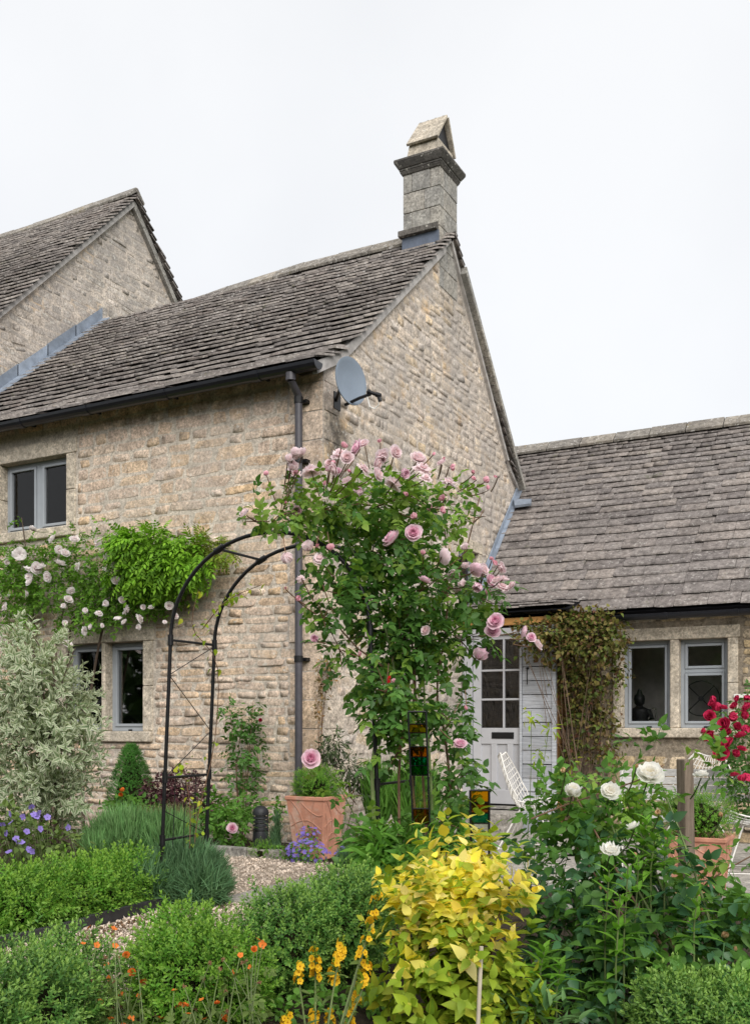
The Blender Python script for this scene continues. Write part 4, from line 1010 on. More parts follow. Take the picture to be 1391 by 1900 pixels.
# ------------------------------------------------------------------ satellite dish on the gable
dc = P(646, 709, 9.02)
dish = thing('satellite_dish', 'grey satellite dish with black receiver arm fixed high on the house corner', 'satellite dish', dc)
dn = norm(RGT * .70 - FWD * .66 + UPV * .12); dx_ = norm(np.cross(UPV, dn)); dy_ = norm(np.cross(dn, dx_)); 
th = R(-14); dX = dx_ * math.cos(th) + dy_ * math.sin(th); dY = -dx_ * math.sin(th) + dy_ * math.cos(th)
m = MB(); prof = [(.0, 0), (.07, .003), (.13, .012), (.19, .028), (.225, .040), (.232, .040), (.232, .030), (.19, .014), (.10, -.006), (.0, -.012)]
m.lathe(dc, prof[1:-1], 40, dX * .84, dY, dn); dob = m.build('reflector', M_DISH, dish, smooth=True)
m = MB(); low = dc - dY * .21 + dn * .03; lnb = P(688, 731, 8.93); m.tube([low - dY * .02 - dn * .05, low + (lnb - low) * .5 - UPV * .002, lnb], .014, k=6); m.build('arm', M_BLACK, dish)
m = MB(); ax_ = norm(P(707, 735, 8.90) - P(686, 728, 8.93)); l0 = P(684, 727, 8.93); e1 = norm(np.cross(ax_, UPV)); e2 = np.cross(ax_, e1)
m.lathe(l0, [(.018, -.014), (.024, -.010), (.024, .01), (.016, .014), (.016, .07), (.022, .074), (.022, .12), (.012, .125)], 14, e1, e2, ax_); m.tube([l0 + ax_ * .10, l0 + ax_ * .115 - UPV * .05], .018, k=8); m.build('receiver', M_BLACK, dish, smooth=True)
m = MB(); ca = [l0 + ax_ * .10 - UPV * .04, l0 + ax_ * .10 - UPV * .09, l0 + ax_ * .06 - UPV * .135, l0 + ax_ * .01 - UPV * .13, l0 - ax_ * .01 - UPV * .07, l0 - ax_ * .02 - UPV * .03]; m.tube(ca, .006, k=6); m.build('cable', M_WPLAS, dish, smooth=True)
m = MB(); bp = dc - dn * .03; wallp = np.array([.0, bp[1] + .26, bp[2] - .05]); m.tube([bp, bp - dn * .06, wallp], .018); m.obox(bp - dn * .05 - dY * .07 - dX * .04, dX * .08, dY * .14, dn * .045); m.box(-.002, .02, wallp[1] - .06, wallp[1] + .06, wallp[2] - .08, wallp[2] + .08); m.build('mount', M_BLACK, dish)

# ================================================================== planting
def ell(px, py, rx_, ry_, D, dr, wt=1.0):
    """an ellipsoid of foliage: centre seen at px, py at distance D; half sizes in pixels at that distance, dr metres in depth."""
    return dict(c=P(px, py, D), a=np.stack([RGT * rx_ * D / FOC, UPV * ry_ * D / FOC, FWD * dr]), w=wt)
def wel(px, py, rx_, ry_, v, dr, wt=1.0):         # against a wall plane y = v
    c = onv(px, py, v); D = depth(c)
    return dict(c=c, a=np.stack([np.array([1., 0, 0]) * rx_ * D / FOC / .88, UPV * ry_ * D / FOC, np.array([0, 1., 0]) * dr]), w=wt)
def wel3(x, y, z, a, b, c, wt=1.0):
    return dict(c=np.array([x, y, z], float), a=np.diag([a, b, c]).astype(float), w=wt)
def crown(bl, n, rng, surf=.5):
    vol = np.array([np.linalg.norm(np.cross(b['a'][0], b['a'][1])) ** .5 * np.linalg.norm(b['a'][0]) * b['w'] for b in bl]); k = rng.choice(len(bl), n, p=vol / vol.sum())
    d = norm(rng.normal(size=(n, 3))); r = rng.random(n) ** surf * (1 + rng.normal(0, .06, n))
    A = np.stack([b['a'] for b in bl])[k]; C = np.stack([b['c'] for b in bl])[k]
    off = np.einsum('ni,nij->nj', d * r[:, None], A)
    dirw = norm(np.einsum('ni,nij->nj', d / np.maximum(np.linalg.norm(A, axis=2), .02), A / np.maximum(np.linalg.norm(A, axis=2), .02)[:, :, None]))
    return C + off, dirw
def orient(o_, rng, out_=.6, rnd=.5, droop=.25, up=.7):
    n = len(o_)
    d = norm(o_ * out_ + rng.normal(size=(n, 3)) * rnd * .6 + np.array([0, 0, -droop]))
    nn = norm(UPV * up + o_ * .35 + rng.normal(size=(n, 3)) * rnd * .5)
    return frames(d, nn)
def keep_above(p, *arr, z=.02):
    m = p[:, 2] > z + ground_z(p[:, 0], p[:, 1]); return (p[m], *[a[m] for a in arr])
def shoots(pos, dirs, rng, n=7, L=.2, ll=.07, spread=55, taper=.4, tmpl_n=4):
    """leaves in crossing pairs along shoots; returns pos, rot, scale, template index."""
    PP, DD, NN, SS = [], [], [], []
    ref = norm(rng.normal(size=pos.shape)); e1 = norm(np.cross(dirs, ref)); e2 = np.cross(dirs, e1)
    for i in range(n):
        t = (i // 2 + .6) / (n / 2 + .3); a = (i % 2) * math.pi + (i // 2 % 2) * math.pi / 2
        side = e1 * math.cos(a) + e2 * math.sin(a); sp = R(spread) * (1 - .45 * t) + rng.normal(0, .16, len(pos))[:, None]
        d = dirs * np.cos(sp) + side * np.sin(sp); d = norm(d + np.array([0, 0, -.12]))
        PP.append(pos + dirs * L * t); DD.append(d); NN.append(norm(dirs * 1.0 - side * .3 + rng.normal(size=pos.shape) * .15 + UPV * .3)); SS.append(ll * (1 - taper * t) * rng.uniform(.75, 1.15, len(pos)))
    p = np.concatenate(PP); return p, frames(np.concatenate(DD), np.concatenate(NN)), np.concatenate(SS), rng.integers(0, tmpl_n, len(p))
def stems(parent, name, pairs, r0, r1, mat, sag=.0, k=5, kind=None, seg=4, smooth=True):
    m = MB()
    for a, b in pairs:
        a, b = np.asarray(a, float), np.asarray(b, float); L = np.linalg.norm(b - a)
        mid = [a + (b - a) * t + UPV * (sag * L * 4 * t * (1 - t)) for t in np.linspace(0, 1, seg)]
        m.tube(mid, r0, r1, k, cap=False)
    o = m.build(name, mat, parent, smooth)
    if kind: o['kind'] = kind
    return o
def blooms(parent, name, tmpls, lst, D_of, mat, rng, face=(.6, .35, .5), szf=1.0):
    """lst: (px, py, size px); D_of: distance function; each bloom an object. Returns positions."""
    out_ = []
    for (px, py, sz) in lst:
        p = D_of(px, py); D = depth(p); s_ = sz * D / FOC * szf
        nrm = norm(norm(CAM - p) * face[0] + UPV * face[1] + rng.normal(size=3) * face[2])
        ref = norm(rng.normal(size=3)); x = norm(np.cross(ref, nrm)); y = np.cross(nrm, x)
        t = tmpls[rng.integers(0, len(tmpls))]
        o = bpy.data.objects.new(name, tmesh(t, mat, True)); COL.objects.link(o); o.parent = parent
        M = np.eye(4); M[:3, :3] = np.stack([x, y, nrm], 1) * s_; M[:3, 3] = p - org(parent); o.matrix_basis = Matrix(M.tolist()); out_.append((p, nrm, s_))
    return out_
def calyx(parent, bl, mat, inner, rng, ln=.10):
    pr = []
    for p, nrm, s_ in bl:
        e = p - nrm * s_ * .1; q_ = inner(p); d = q_ - p; L = np.linalg.norm(d); q_ = p + d * min(1, ln * 2.2 / max(L, .01)) - UPV * 0
        pr.append((q_, e))
    stems(parent, 'flower_stem', pr, .0035, .0028, mat, -.04, 4, 'stuff')
L_ROSE = leaf_mat('rose_leaf_mature', [(.056, .144, .030), (.078, .184, .035), (.101, .218, .045), (.067, .161, .035)], None, .42, .42, .45)
L_ROSEY = leaf_mat('rose_leaf_young', [(.146, .276, .035), (.190, .333, .045), (.224, .333, .060), (.123, .241, .035)], None, .42, .45, .4)
L_BOX = leaf_mat('box_leaf', [(.055, .155, .03), (.08, .20, .035), (.11, .26, .05), (.065, .175, .03)], (.26, .42, .09), .25, .4, .45)
L_BOXY = leaf_mat('box_leaf_bright', [(.08, .215, .02), (.10, .26, .025), (.13, .31, .035), (.085, .19, .02)], (.24, .41, .06), .3, .42, .4)
L_CONE = leaf_mat('cone_leaf', [(.051, .163, .026), (.075, .227, .036), (.068, .195, .029)], None, .2, .45, .4)
L_SANT = leaf_mat('grey_green_needle', [(.08, .175, .08), (.11, .215, .095), (.14, .25, .12), (.07, .155, .07)], None, .25, .6, .25)
L_LAV = leaf_mat('green_needle', [(.11, .24, .08), (.15, .29, .10), (.18, .31, .12)], None, .25, .6, .25)
L_WIST = leaf_mat('fresh_green_leaf', [(.111, .260, .016), (.152, .325, .021), (.203, .390, .029), (.085, .211, .016)], None, .32, .5, .3)
L_WISTY = leaf_mat('yellow_green_leaf', [(.15, .23, .02), (.20, .27, .035), (.12, .20, .02), (.26, .22, .05)], None, .32, .5, .3)
L_WALLR = leaf_mat('white_rose_leaf', [(.095, .224, .026), (.132, .281, .033), (.170, .337, .039), (.076, .187, .026)], None, .42, .5, .3)
L_SILV = leaf_mat('variegated_leaf', [(.140, .220, .095), (.180, .259, .117), (.110, .187, .077), (.220, .297, .144)], (.74, .75, .58), .3, .55, .3)
L_DARK = leaf_mat('dark_glossy_leaf', [(.035, .10, .045), (.05, .13, .05), (.07, .16, .05), (.04, .115, .05)], None, .2, .35, .5)
L_MID = leaf_mat('mid_green_leaf', [(.090, .218, .035), (.123, .276, .045), (.146, .299, .050)], None, .42, .45, .4)
L_LILY = leaf_mat('perennial_leaf', [(.076, .197, .029), (.105, .253, .036), (.142, .309, .044)], None, .42, .42, .4)
L_PHLOX = leaf_mat('phlox_leaf', [(.113, .281, .029), (.161, .355, .039), (.189, .374, .046)], None, .42, .45, .4)
L_YEL = leaf_mat('golden_leaf', [(.84, .70, .06), (.80, .70, .12), (.86, .76, .22), (.60, .66, .07), (.80, .60, .06), (.84, .74, .32)], None, .45, .5, .3, None, ((.30, .13, .05), 16, .66, .7))
L_LIME = leaf_mat('lime_leaf', [(.22, .33, .025), (.30, .40, .03), (.17, .28, .025), (.42, .42, .04)], None, .32, .5, .3)
L_PURP = leaf_mat('purple_leaf', [(.065, .022, .032), (.09, .03, .04), (.05, .025, .028), (.11, .05, .05)], None, .2, .5, .3)
L_VINE = leaf_mat('bronzed_vine_leaf', [(.09, .14, .025), (.13, .075, .03), (.18, .16, .04), (.06, .10, .02), (.12, .16, .03), (.10, .04, .025), (.22, .19, .06), (.08, .12, .025)], None, .25, .55, .3)
L_GERAN = leaf_mat('geranium_leaf', [(.10, .16, .04), (.14, .20, .05), (.08, .13, .035)], None, .3, .55, .3)
F_PINK = petal_mat('pink_petal', (.92, .71, .78), (.92, .42, .62), .42)
F_PALE = petal_mat('faded_pink_petal', (.96, .83, .85), (.90, .64, .64), .5)
F_DEEP = petal_mat('deep_pink_petal', (.90, .55, .62), (.84, .38, .48), .4)
F_WHITE = petal_mat('white_petal', (.95, .94, .90), (.93, .86, .68), .5)
F_BLUSH = petal_mat('blush_petal', (.95, .91, .90), (.94, .77, .77), .52)
F_RED = petal_mat('crimson_petal', (.56, .03, .10), (.40, .01, .05), .3)
F_PURP = petal_mat('violet_petal', (.30, .22, .62), (.48, .40, .72))
F_CAMP = petal_mat('lavender_petal', (.26, .19, .62), (.36, .28, .70))
F_ORNG = petal_mat('orange_petal', (.80, .21, .04), (.75, .42, .05))
F_YELL = petal_mat('yellow_petal', (.82, .52, .02), (.35, .08, .02))
F_CREAM = petal_mat('cream_bud', (.72, .55, .32), (.74, .42, .22))
S_HEAD = plain('dry_seed_head', (.24, .12, .075), .9, .1, 0, .4, 30, .3)

RAGGED = [bloom(60 + s, [(5, .62, .40, .0, .9, .0), (5, .52, .32, .5, 1.3, .1), (4, .42, .28, .9, 1.8, .3)], ruffle=.24) for s in range(5)]
SPR_BOX = [spray(s, 10, .34, .26, 60, length=1.0, droop=.15, rows=2, whorl=True, tips=True) for s in range(6)]
SPR_SILV = [spray(40 + s, 9, .42, .20, 62, length=1.0, droop=.25, rows=3) for s in range(6)]
LEAF_OV = [single_leaf(.31, .12, .12 + .12 * i, 5, .42) for i in range(4)]
LEAF_LAN = [single_leaf(.15, .12, .15 + .15 * i, 4, .42) for i in range(4)]
LEAF_RND = [single_leaf(.38, .1, .1 + .1 * i, 4, .5) for i in range(4)]
LEAF_SM = [single_leaf(.28, .1, .1 + .1 * i, 2, .42) for i in range(4)]
def blade(seed, bend=.25, w=.035):
    V = np.array([(-w, 0, 0), (w, 0, 0), (-w * .8, .5, -bend * .25), (w * .8, .5, -bend * .25), (0, 1, -bend)]); return dict(V=V, T=np.array([(0, 1, 3), (0, 3, 2), (2, 3, 4)], dtype=np.int32), name='blade')
BLADES = [blade(0, .05), blade(1, .2), blade(2, .4), blade(3, -.1)]

# ---- pink climbing rose over the right legs of the arch
rg = np.random.default_rng(21)
rose = thing('climbing_rose', 'big pink climbing rose smothering the right side of the black garden arch', 'rose bush', (2.38, -3.0, 0))
RB_top = [ell(600, 945, 84, 36, 5.35, .24), ell(700, 940, 105, 44, 5.5, .28), ell(800, 945, 70, 46, 5.6, .26), ell(520, 955, 46, 28, 5.3, .12, .8), ell(890, 960, 18, 48, 5.7, .1, .35), ell(475, 968, 26, 12, 5.3, .08, .3)]
RB_mid = [ell(690, 1030, 118, 70, 5.5, .32), ell(785, 1095, 105, 70, 5.5, .32), ell(650, 1110, 75, 52, 5.4, .26), ell(885, 1110, 48, 46, 5.6, .2), ell(745, 1190, 118, 60, 5.5, .28), ell(630, 1205, 36, 42, 5.35, .16, .6), ell(855, 1190, 46, 46, 5.5, .18, .8), ell(705, 1265, 52, 38, 5.4, .18, .8), ell(600, 1150, 20, 38, 5.35, .12, .5)]
RB_low = [ell(745, 1325, 48, 52, 5.45, .18, 1.0), ell(716, 1285, 34, 60, 5.2, .10, .9), ell(735, 1400, 36, 40, 5.3, .12, .6), ell(705, 1345, 28, 34, 5.35, .12, .5), ell(835, 1340, 40, 66, 5.5, .16, .8), ell(845, 1450, 34, 74, 5.5, .16, .8), ell(825, 1530, 30, 40, 5.3, .14, .6), ell(715, 1570, 50, 44, 5.25, .16, .8), ell(665, 1570, 26, 38, 5.3, .12, .35), ell(650, 1480, 22, 20, 5.4, .1, .15)]
def mixed(parent, bl, n, rng, surf, tm, mats, size, ori, n_ind):
    """leaves of several tints through the same crown."""
    p, o_ = crown(bl, n, rng, surf); p = p + rng.normal(0, .025, p.shape) + (rng.random(len(p)) < .06)[:, None] * o_ * .07; p, o_ = keep_above(p, o_, z=.04); k = rng.choice(len(mats), len(p), p=[m_[1] for m_ in mats])
    for i, (m_, fr__) in enumerate(mats):
        q_ = p[k == i]; pieces(parent, 'leaf', tm, rng.integers(0, len(tm), len(q_)), q_, orient(o_[k == i], rng, *ori), rng.uniform(*size, len(q_)), m_, int(n_ind * fr__), -np.linalg.norm(q_ - CAM, axis=1), True, 'foliage')
mixed(rose, RB_top, 460, rg, .55, ROSEL, [(L_ROSEY, .8), (L_ROSE, .2)], (.10, .165), (.7, .6, .1), 90)
mixed(rose, RB_mid, 900, rg, .55, ROSEL, [(L_ROSE, .75), (L_ROSEY, .25)], (.115, .185), (.6, .6, .3), 150)
mixed(rose, RB_low, 520, rg, .6, ROSEL, [(L_ROSE, .75), (L_ROSEY, .25)], (.11, .175), (.6, .6, .3), 60)
cps = [[(2.36, -3.32, 0), P(690, 1410, 5.3), P(735, 1290, 5.35), P(700, 1120, 5.4), P(620, 960, 5.35)],
       [(2.42, -2.9, 0), P(760, 1400, 5.5), P(770, 1250, 5.5), P(740, 1050, 5.5), P(700, 880, 5.5)],
       [(2.6, -2.9, 0), P(830, 1400, 5.5), P(810, 1280, 5.5), P(830, 1130, 5.5), P(820, 900, 5.6)],
       [(2.55, -3.1, 0), P(800, 1450, 5.4), P(790, 1240, 5.45), P(880, 1150, 5.5), P(960, 1190, 5.5)],
       [(2.4, -3.2, 0), P(740, 1420, 5.35), P(750, 1280, 5.4), P(640, 1180, 5.4), P(590, 1060, 5.35)],
       [(2.5, -3.0, 0), P(780, 1380, 5.5), P(770, 1200, 5.5), P(850, 1060, 5.55), P(890, 920, 5.7)]]
def smooth_path(ps, n=14):
    ps = [np.asarray(q_, float) for q_ in ps]; k = len(ps); out_ = []
    for t in np.linspace(0, k - 1.001, n):
        i = int(t); f = t - i; p0, p1, p2, p3 = ps[max(i - 1, 0)], ps[i], ps[min(i + 1, k - 1)], ps[min(i + 2, k - 1)]
        out_.append(.5 * ((2 * p1) + (p2 - p0) * f + (2 * p0 - 5 * p1 + 4 * p2 - p3) * f * f + (3 * p1 - p0 - 3 * p2 + p3) * f ** 3))
    return out_
for i, cpt in enumerate(cps):
    MB().tube(smooth_path(cpt), .013 if i == 0 else .009, .003, 7).build('cane', M_GSTEM if i in (0, 3) else M_RSTEM, rose, True)
allc = RB_top + RB_mid
def tw(p): return min((b['c'] for b in allc), key=lambda c: np.linalg.norm(c - p))
sub = [(b['c'], b['c'] + np.einsum('i,ij->j', norm(rg.normal(size=3)) * .95, b['a'])) for b in allc + RB_low for _ in range(5)]
stems(rose, 'twig', sub, .004, .002, M_RSTEM, .05, 4, 'stuff')
z6 = lambda L_: [(430 + x * .417, 800 + y * .417, s_ * .417) for x, y, s_ in L_]
pk_full = z6([(290, 360, 62), (805, 455, 80), (720, 485, 95), (1092, 1017, 88), (1015, 1400, 65), (575, 250, 60), (370, 925, 50), (855, 670, 58), (565, 75, 70), (430, 180, 60), (470, 185, 50), (1175, 850, 78), (1160, 895, 70), (1290, 890, 55), (1330, 920, 45), (760, 185, 60), (1080, 620, 70), (1100, 680, 60), (1145, 670, 70)])
pk_old = z6([(250, 135, 60), (355, 175, 85), (515, 120, 64), (640, 145, 64), (640, 195, 74), (720, 230, 78), (725, 97, 66), (825, 130, 80), (850, 165, 82), (590, 60, 50), (62, 370, 62), (240, 545, 78), (350, 530, 74), (390, 565, 58), (310, 655, 55), (937, 560, 75), (985, 640, 62), (1030, 690, 55), (740, 1175, 55), (1355, 955, 60), (1250, 690, 50), (1045, 525, 50), (865, 890, 50), (540, 100, 45), (1205, 655, 50)])
pk_bud = z6([(155, 197, 32), (490, 70, 42), (895, 105, 36), (970, 160, 38), (935, 135, 40), (1078, 185, 42), (1085, 215, 42), (1125, 225, 40), (1140, 260, 40), (1180, 205, 30), (240, 320, 34), (290, 190, 32), (815, 385, 42), (890, 350, 40), (925, 355, 42), (945, 305, 42), (440, 530, 46), (375, 515, 40), (240, 703, 26), (285, 745, 34), (1130, 725, 42), (1180, 595, 50), (850, 550, 32), (570, 1000, 42), (725, 1125, 42), (1045, 1240, 36), (785, 285, 42), (410, 240, 36), (660, 50, 26), (1155, 575, 26), (445, 130, 30), (530, 180, 36)])
rD = lambda px, py: P(px, py, 5.14 + .12 * math.sin(px * 1.7 + py) + (.1 if px > 850 else 0))
b1 = blooms(rose, 'bloom', ENG + CUPS, pk_full, rD, F_PINK, rg, (.65, .3, .55), .98)
pk_old += [(rg.uniform(530, 850), 0, rg.uniform(20, 32)) for _ in range(16)] + [(rg.uniform(850, 955), -1, rg.uniform(18, 28)) for _ in range(8)]
pk_old = [(x, y if y > 0 else (rg.uniform(840, 905) if y == 0 else rg.uniform(1035, 1115)), s_) for x, y, s_ in pk_old]
b2 = blooms(rose, 'bloom', OLD + CUPS + ENG, pk_old, rD, F_PALE, rg, (.4, .55, .55), .95)
b3 = blooms(rose, 'bud', CUPS + BUD, pk_bud, rD, F_DEEP, rg, (.3, .6, .4), 1.0)
calyx(rose, b1 + b2 + b3, M_RSTEM, tw, rg, .065)

# ---- black metal arch
arch = thing('garden_arch', 'black tubular metal garden arch with rungs standing over the gravel path', 'arch', (1.54, -3.0, 0))
AUL, AUR, VA, VB, ZS, ZT = .775, 2.307, -3.21, -2.78, 1.63, 2.215
for vv in (VA, VB):
    lean = .085; l0, r0_ = AUL + lean, AUR - lean; cxm = (l0 + r0_) / 2; hw = (r0_ - l0) / 2
    MB().tube([(AUL, vv, 0), (l0, vv, ZS)], .0118, k=10).build('leg', M_BLACK, arch, True)
    MB().tube([(AUR, vv, 0), (r0_, vv, ZS)], .0118, k=10).build('leg', M_BLACK, arch, True)
    MB().tube([(cxm + hw * math.cos(a), vv, ZS + (ZT - ZS) * math.sin(a)) for a in np.linspace(math.pi, 0, 33)], .0118, k=10).build('hoop', M_BLACK, arch, True)
    for zz in (.42, .80, ZS):
        for x in (AUL + lean * zz / ZS, AUR - lean * zz / ZS): MB().tube([(x, vv, zz - .032), (x, vv, zz + .032)], .0175, k=10).build('connector', M_BLACK, arch, True)
def arcpt(a, vv): return (cxm + hw * math.cos(a), vv, ZS + (ZT - ZS) * math.sin(a))
for zz in (.42, .80, ZS):
    for x in (AUL + lean * zz / ZS, AUR - lean * zz / ZS): MB().tube([(x, VA, zz), (x, VB, zz)], .008, k=8).build('rung', M_BLACK, arch, True)
for a in (R(118), R(62)):
    MB().tube([arcpt(a, VA), arcpt(a, VB)], .008, k=8).build('rung', M_BLACK, arch, True)
    for vv in (VA, VB): MB().tube([arcpt(a - .05, vv), arcpt(a + .05, vv)], .019, k=10).build('connector', M_BLACK, arch, True)
def lx(z, sgn): return (AUL + lean * z / ZS) if sgn < 0 else (AUR - lean * z / ZS)
m = MB()
for z0, z1, sw_ in [(1.08, 1.42, 1), (.80, 1.08, 0), (1.42, 1.62, 0), (.42, .60, 1), (.1, .40, 0)]:
    a_, b_ = (VA, VB) if sw_ else (VB, VA); m.tube([(lx(z0, -1), b_, z0), (lx(z1, -1), a_, z1)], .0028, k=5)
for i in range(3): m.tube([(lx(.1, -1), VA + .1 + .1 * i, .1), (lx(.75, -1), VA + .1 + .1 * i, .78)], .0028, k=5)
tag(m.build('cross_wire', M_BLACK, arch), kind='stuff')
m = MB(); m.tube([(2.30, VA, .40), (2.30, VA, .56)], .035, .03, 8); m.build('cable_tie', M_BLACK, arch)
# thin clematis on the left legs of the arch
cl = thing('young_clematis', 'thin young climber with tiny lime leaves twining up the left legs of the black arch', 'climber', (.86, -3.0, 0))
st1 = smooth_path([(.84, -2.98, 0), (.85, -2.95, .5), (.95, -2.9, 1.0), (.94, -2.86, 1.5), (.86, -3.0, 1.72), (.92, -3.02, 1.95)], 18)
st2 = smooth_path([(.83, -3.02, 0), (.84, -3.0, .6), (.80, -3.05, .9)], 10); st3 = smooth_path([(.9, -2.95, 1.72), (1.08, -2.95, 1.88), (1.3, -2.9, 1.97)], 8)
for s_ in (st1, st2, st3): MB().tube(s_, .004, .002, 5).build('vine', M_RSTEM, cl, True)
r_ = np.random.default_rng(2); cp = np.concatenate([np.array(s_)[r_.integers(0, len(s_), 34)] for s_ in (st1, st2, st3)]) + r_.normal(0, .022, (102, 3))
pieces(cl, 'leaf', LEAF_OV, r_.integers(0, 4, 102), cp, orient(norm(r_.normal(size=(102, 3))), r_, .7, .6, .2), r_.uniform(.025, .05, 102), L_LIME, 100, None, True, 'foliage')

# ---- white rambling rose and wisteria on the front wall
r_ = np.random.default_rng(31)
wr = thing('rambling_rose', 'rambling rose with small blush white flowers spread along the front wall between the windows', 'rose bush', (-3.3, -.1, 0))
WB = [wel(60, 1080, 110, 60, -.22, .16), wel(170, 1060, 110, 70, -.22, .16), wel(30, 1130, 60, 60, -.25, .16), wel(230, 1115, 120, 38, -.18, .12, .9), wel(305, 1110, 60, 36, -.16, .1, .8), wel(100, 1015, 90, 28, -.16, .1, .5), wel(20, 1040, 50, 50, -.2, .12), wel(30, 960, 30, 20, -.14, .06, .25), wel(200, 985, 22, 26, -.12, .05, .2), wel(160, 1150, 90, 30, -.2, .1, .6)]
p, o_ = crown(WB, 2100, r_, .5); p[:, 1] = np.minimum(p[:, 1], -.03)
pieces(wr, 'leaf', ROSEL, r_.integers(0, 8, len(p)), p, orient(o_, r_, .5, .7, .4), r_.uniform(.075, .13, len(p)), L_WALLR, 140, -p[:, 1], True, 'foliage')
z4 = lambda L_: [(x * .3307, 800 + y * .3307, s_ * .3307) for x, y, s_ in L_]
wb = z4([(182, 555, 50), (300, 610, 58), (418, 615, 58), (547, 625, 60), (330, 665, 52), (363, 690, 58), (595, 703, 44), (650, 753, 46), (600, 770, 46), (650, 845, 56), (430, 760, 54), (335, 750, 68), (110, 690, 78), (35, 735, 34), (165, 775, 62), (205, 770, 72), (235, 770, 64), (275, 815, 64), (160, 815, 52), (172, 850, 54), (150, 912, 44), (400, 897, 48), (380, 950, 58), (355, 978, 34), (25, 985, 54), (590, 968, 40), (680, 952, 44), (710, 1005, 58), (660, 1040, 50), (785, 1050, 58), (555, 1020, 48), (850, 995, 40), (805, 988, 34), (950, 978, 54), (985, 1040, 36), (470, 1120, 52), (510, 1100, 34), (360, 1080, 40), (700, 1075, 40), (575, 1090, 28), (775, 1100, 36), (10, 1160, 48), (480, 1005, 34), (925, 1070, 28), (375, 1200, 60), (40, 920, 40)])
b1 = blooms(wr, 'bloom', LOOSE + OLD, wb, lambda px, py: onv(px, py, -.40), F_BLUSH, r_, (.55, .35, .6), .85)
calyx(wr, b1, M_GSTEM, lambda p: p + np.array([0, .25, .02]), r_)
for (a, b, c_) in [((-3.2, -.1, 0), onv(110, 1150, -.1), onv(240, 1080, -.1)), ((-3.3, -.12, 0), onv(60, 1120, -.1), onv(40, 960, -.1)), ((-3.1, -.1, 0), onv(140, 1130, -.1), onv(330, 1110, -.1))]:
    MB().tube(smooth_path([a, b, c_], 10), .014, .005, 6).build('cane', M_BARK, wr, True)
ws_ = thing('wisteria', 'bright green feathery wisteria mound on the front wall beneath the upper window', 'climber', (-2.2, -.1, 0))
WW = [wel(285, 1020, 85, 36, -.30, .22), wel(330, 1045, 65, 42, -.30, .22), wel(250, 1005, 50, 26, -.24, .16), wel(260, 1060, 60, 30, -.28, .16)]
p, o_ = crown(WW, 900, r_, .42); p[:, 1] = np.minimum(p[:, 1], -.04)
pieces(ws_, 'leaf', PINN, r_.integers(0, 5, len(p)), p, orient(o_ + np.array([0, -.5, -.2]), r_, .8, .5, .55), r_.uniform(.16, .26, len(p)), L_WIST, 150, -p[:, 1], True, 'foliage')
WY = [wel(385, 1015, 30, 16, -.2, .1), wel(410, 1030, 22, 22, -.2, .1), wel(365, 1010, 30, 18, -.2, .1), wel(425, 1025, 10, 20, -.2, .05)]
p, o_ = crown(WY, 150, r_, .5)
pieces(ws_, 'leaf', PINN, r_.integers(0, 5, len(p)), p, orient(o_, r_, .8, .5, .5), r_.uniform(.11, .18, len(p)), L_WISTY, 60, -p[:, 1], True, 'foliage')
MB().tube(smooth_path([(-2.9, -.1, 0), (-2.85, -.1, 1.2), onv(230, 1050, -.12), onv(380, 1020, -.1)], 14), .02, .006, 7).build('stem', M_BARK, ws_, True)

# ---- silver variegated shrub on the left
sv_ = thing('variegated_shrub', 'tall loose silvery shrub with cream edged leaves at the left edge', 'shrub', (-.62, -2.75, 0))
SB = [ell(60, 1225, 45, 45, 7.0, .35), ell(80, 1295, 75, 60, 6.95, .4), ell(40, 1370, 70, 80, 6.9, .45), ell(110, 1400, 60, 75, 6.9, .4), ell(60, 1480, 70, 45, 6.85, .4), ell(140, 1215, 22, 10, 6.95, .12, .35), ell(150, 1300, 28, 18, 6.95, .14, .5), ell(170, 1350, 18, 18, 6.9, .12, .4), ell(45, 1170, 16, 18, 7.0, .12, .4), ell(120, 1490, 36, 30, 6.85, .2, .7)]
p, o_ = crown(SB, 760, r_, .5)
pieces(sv_, 'leaf_spray', SPR_SILV, r_.integers(0, 6, len(p)), p, orient(o_ + UPV * .35, r_, .9, .5, .15), r_.uniform(.13, .21, len(p)), L_SILV, 220, np.linalg.norm(p - CAM, axis=1) * -1, True, 'foliage')
base_ = np.array([-.62, -2.75, 0]); MB().tube(smooth_path([base_, P(105, 1500, 6.9), P(90, 1340, 6.95), P(60, 1200, 7.0)], 12), .016, .005, 7).build('trunk', M_BARK, sv_, True)
stems(sv_, 'branch', [(P(95, 1480 - 30 * i, 6.9), SB[i]['c'] + np.array([0, 0, .05])) for i in range(10)] + [(base_ + (.02 * i, .02, 0), SB[i]['c']) for i in range(5)], .007, .003, M_BARK, .05, 5, 'stuff')

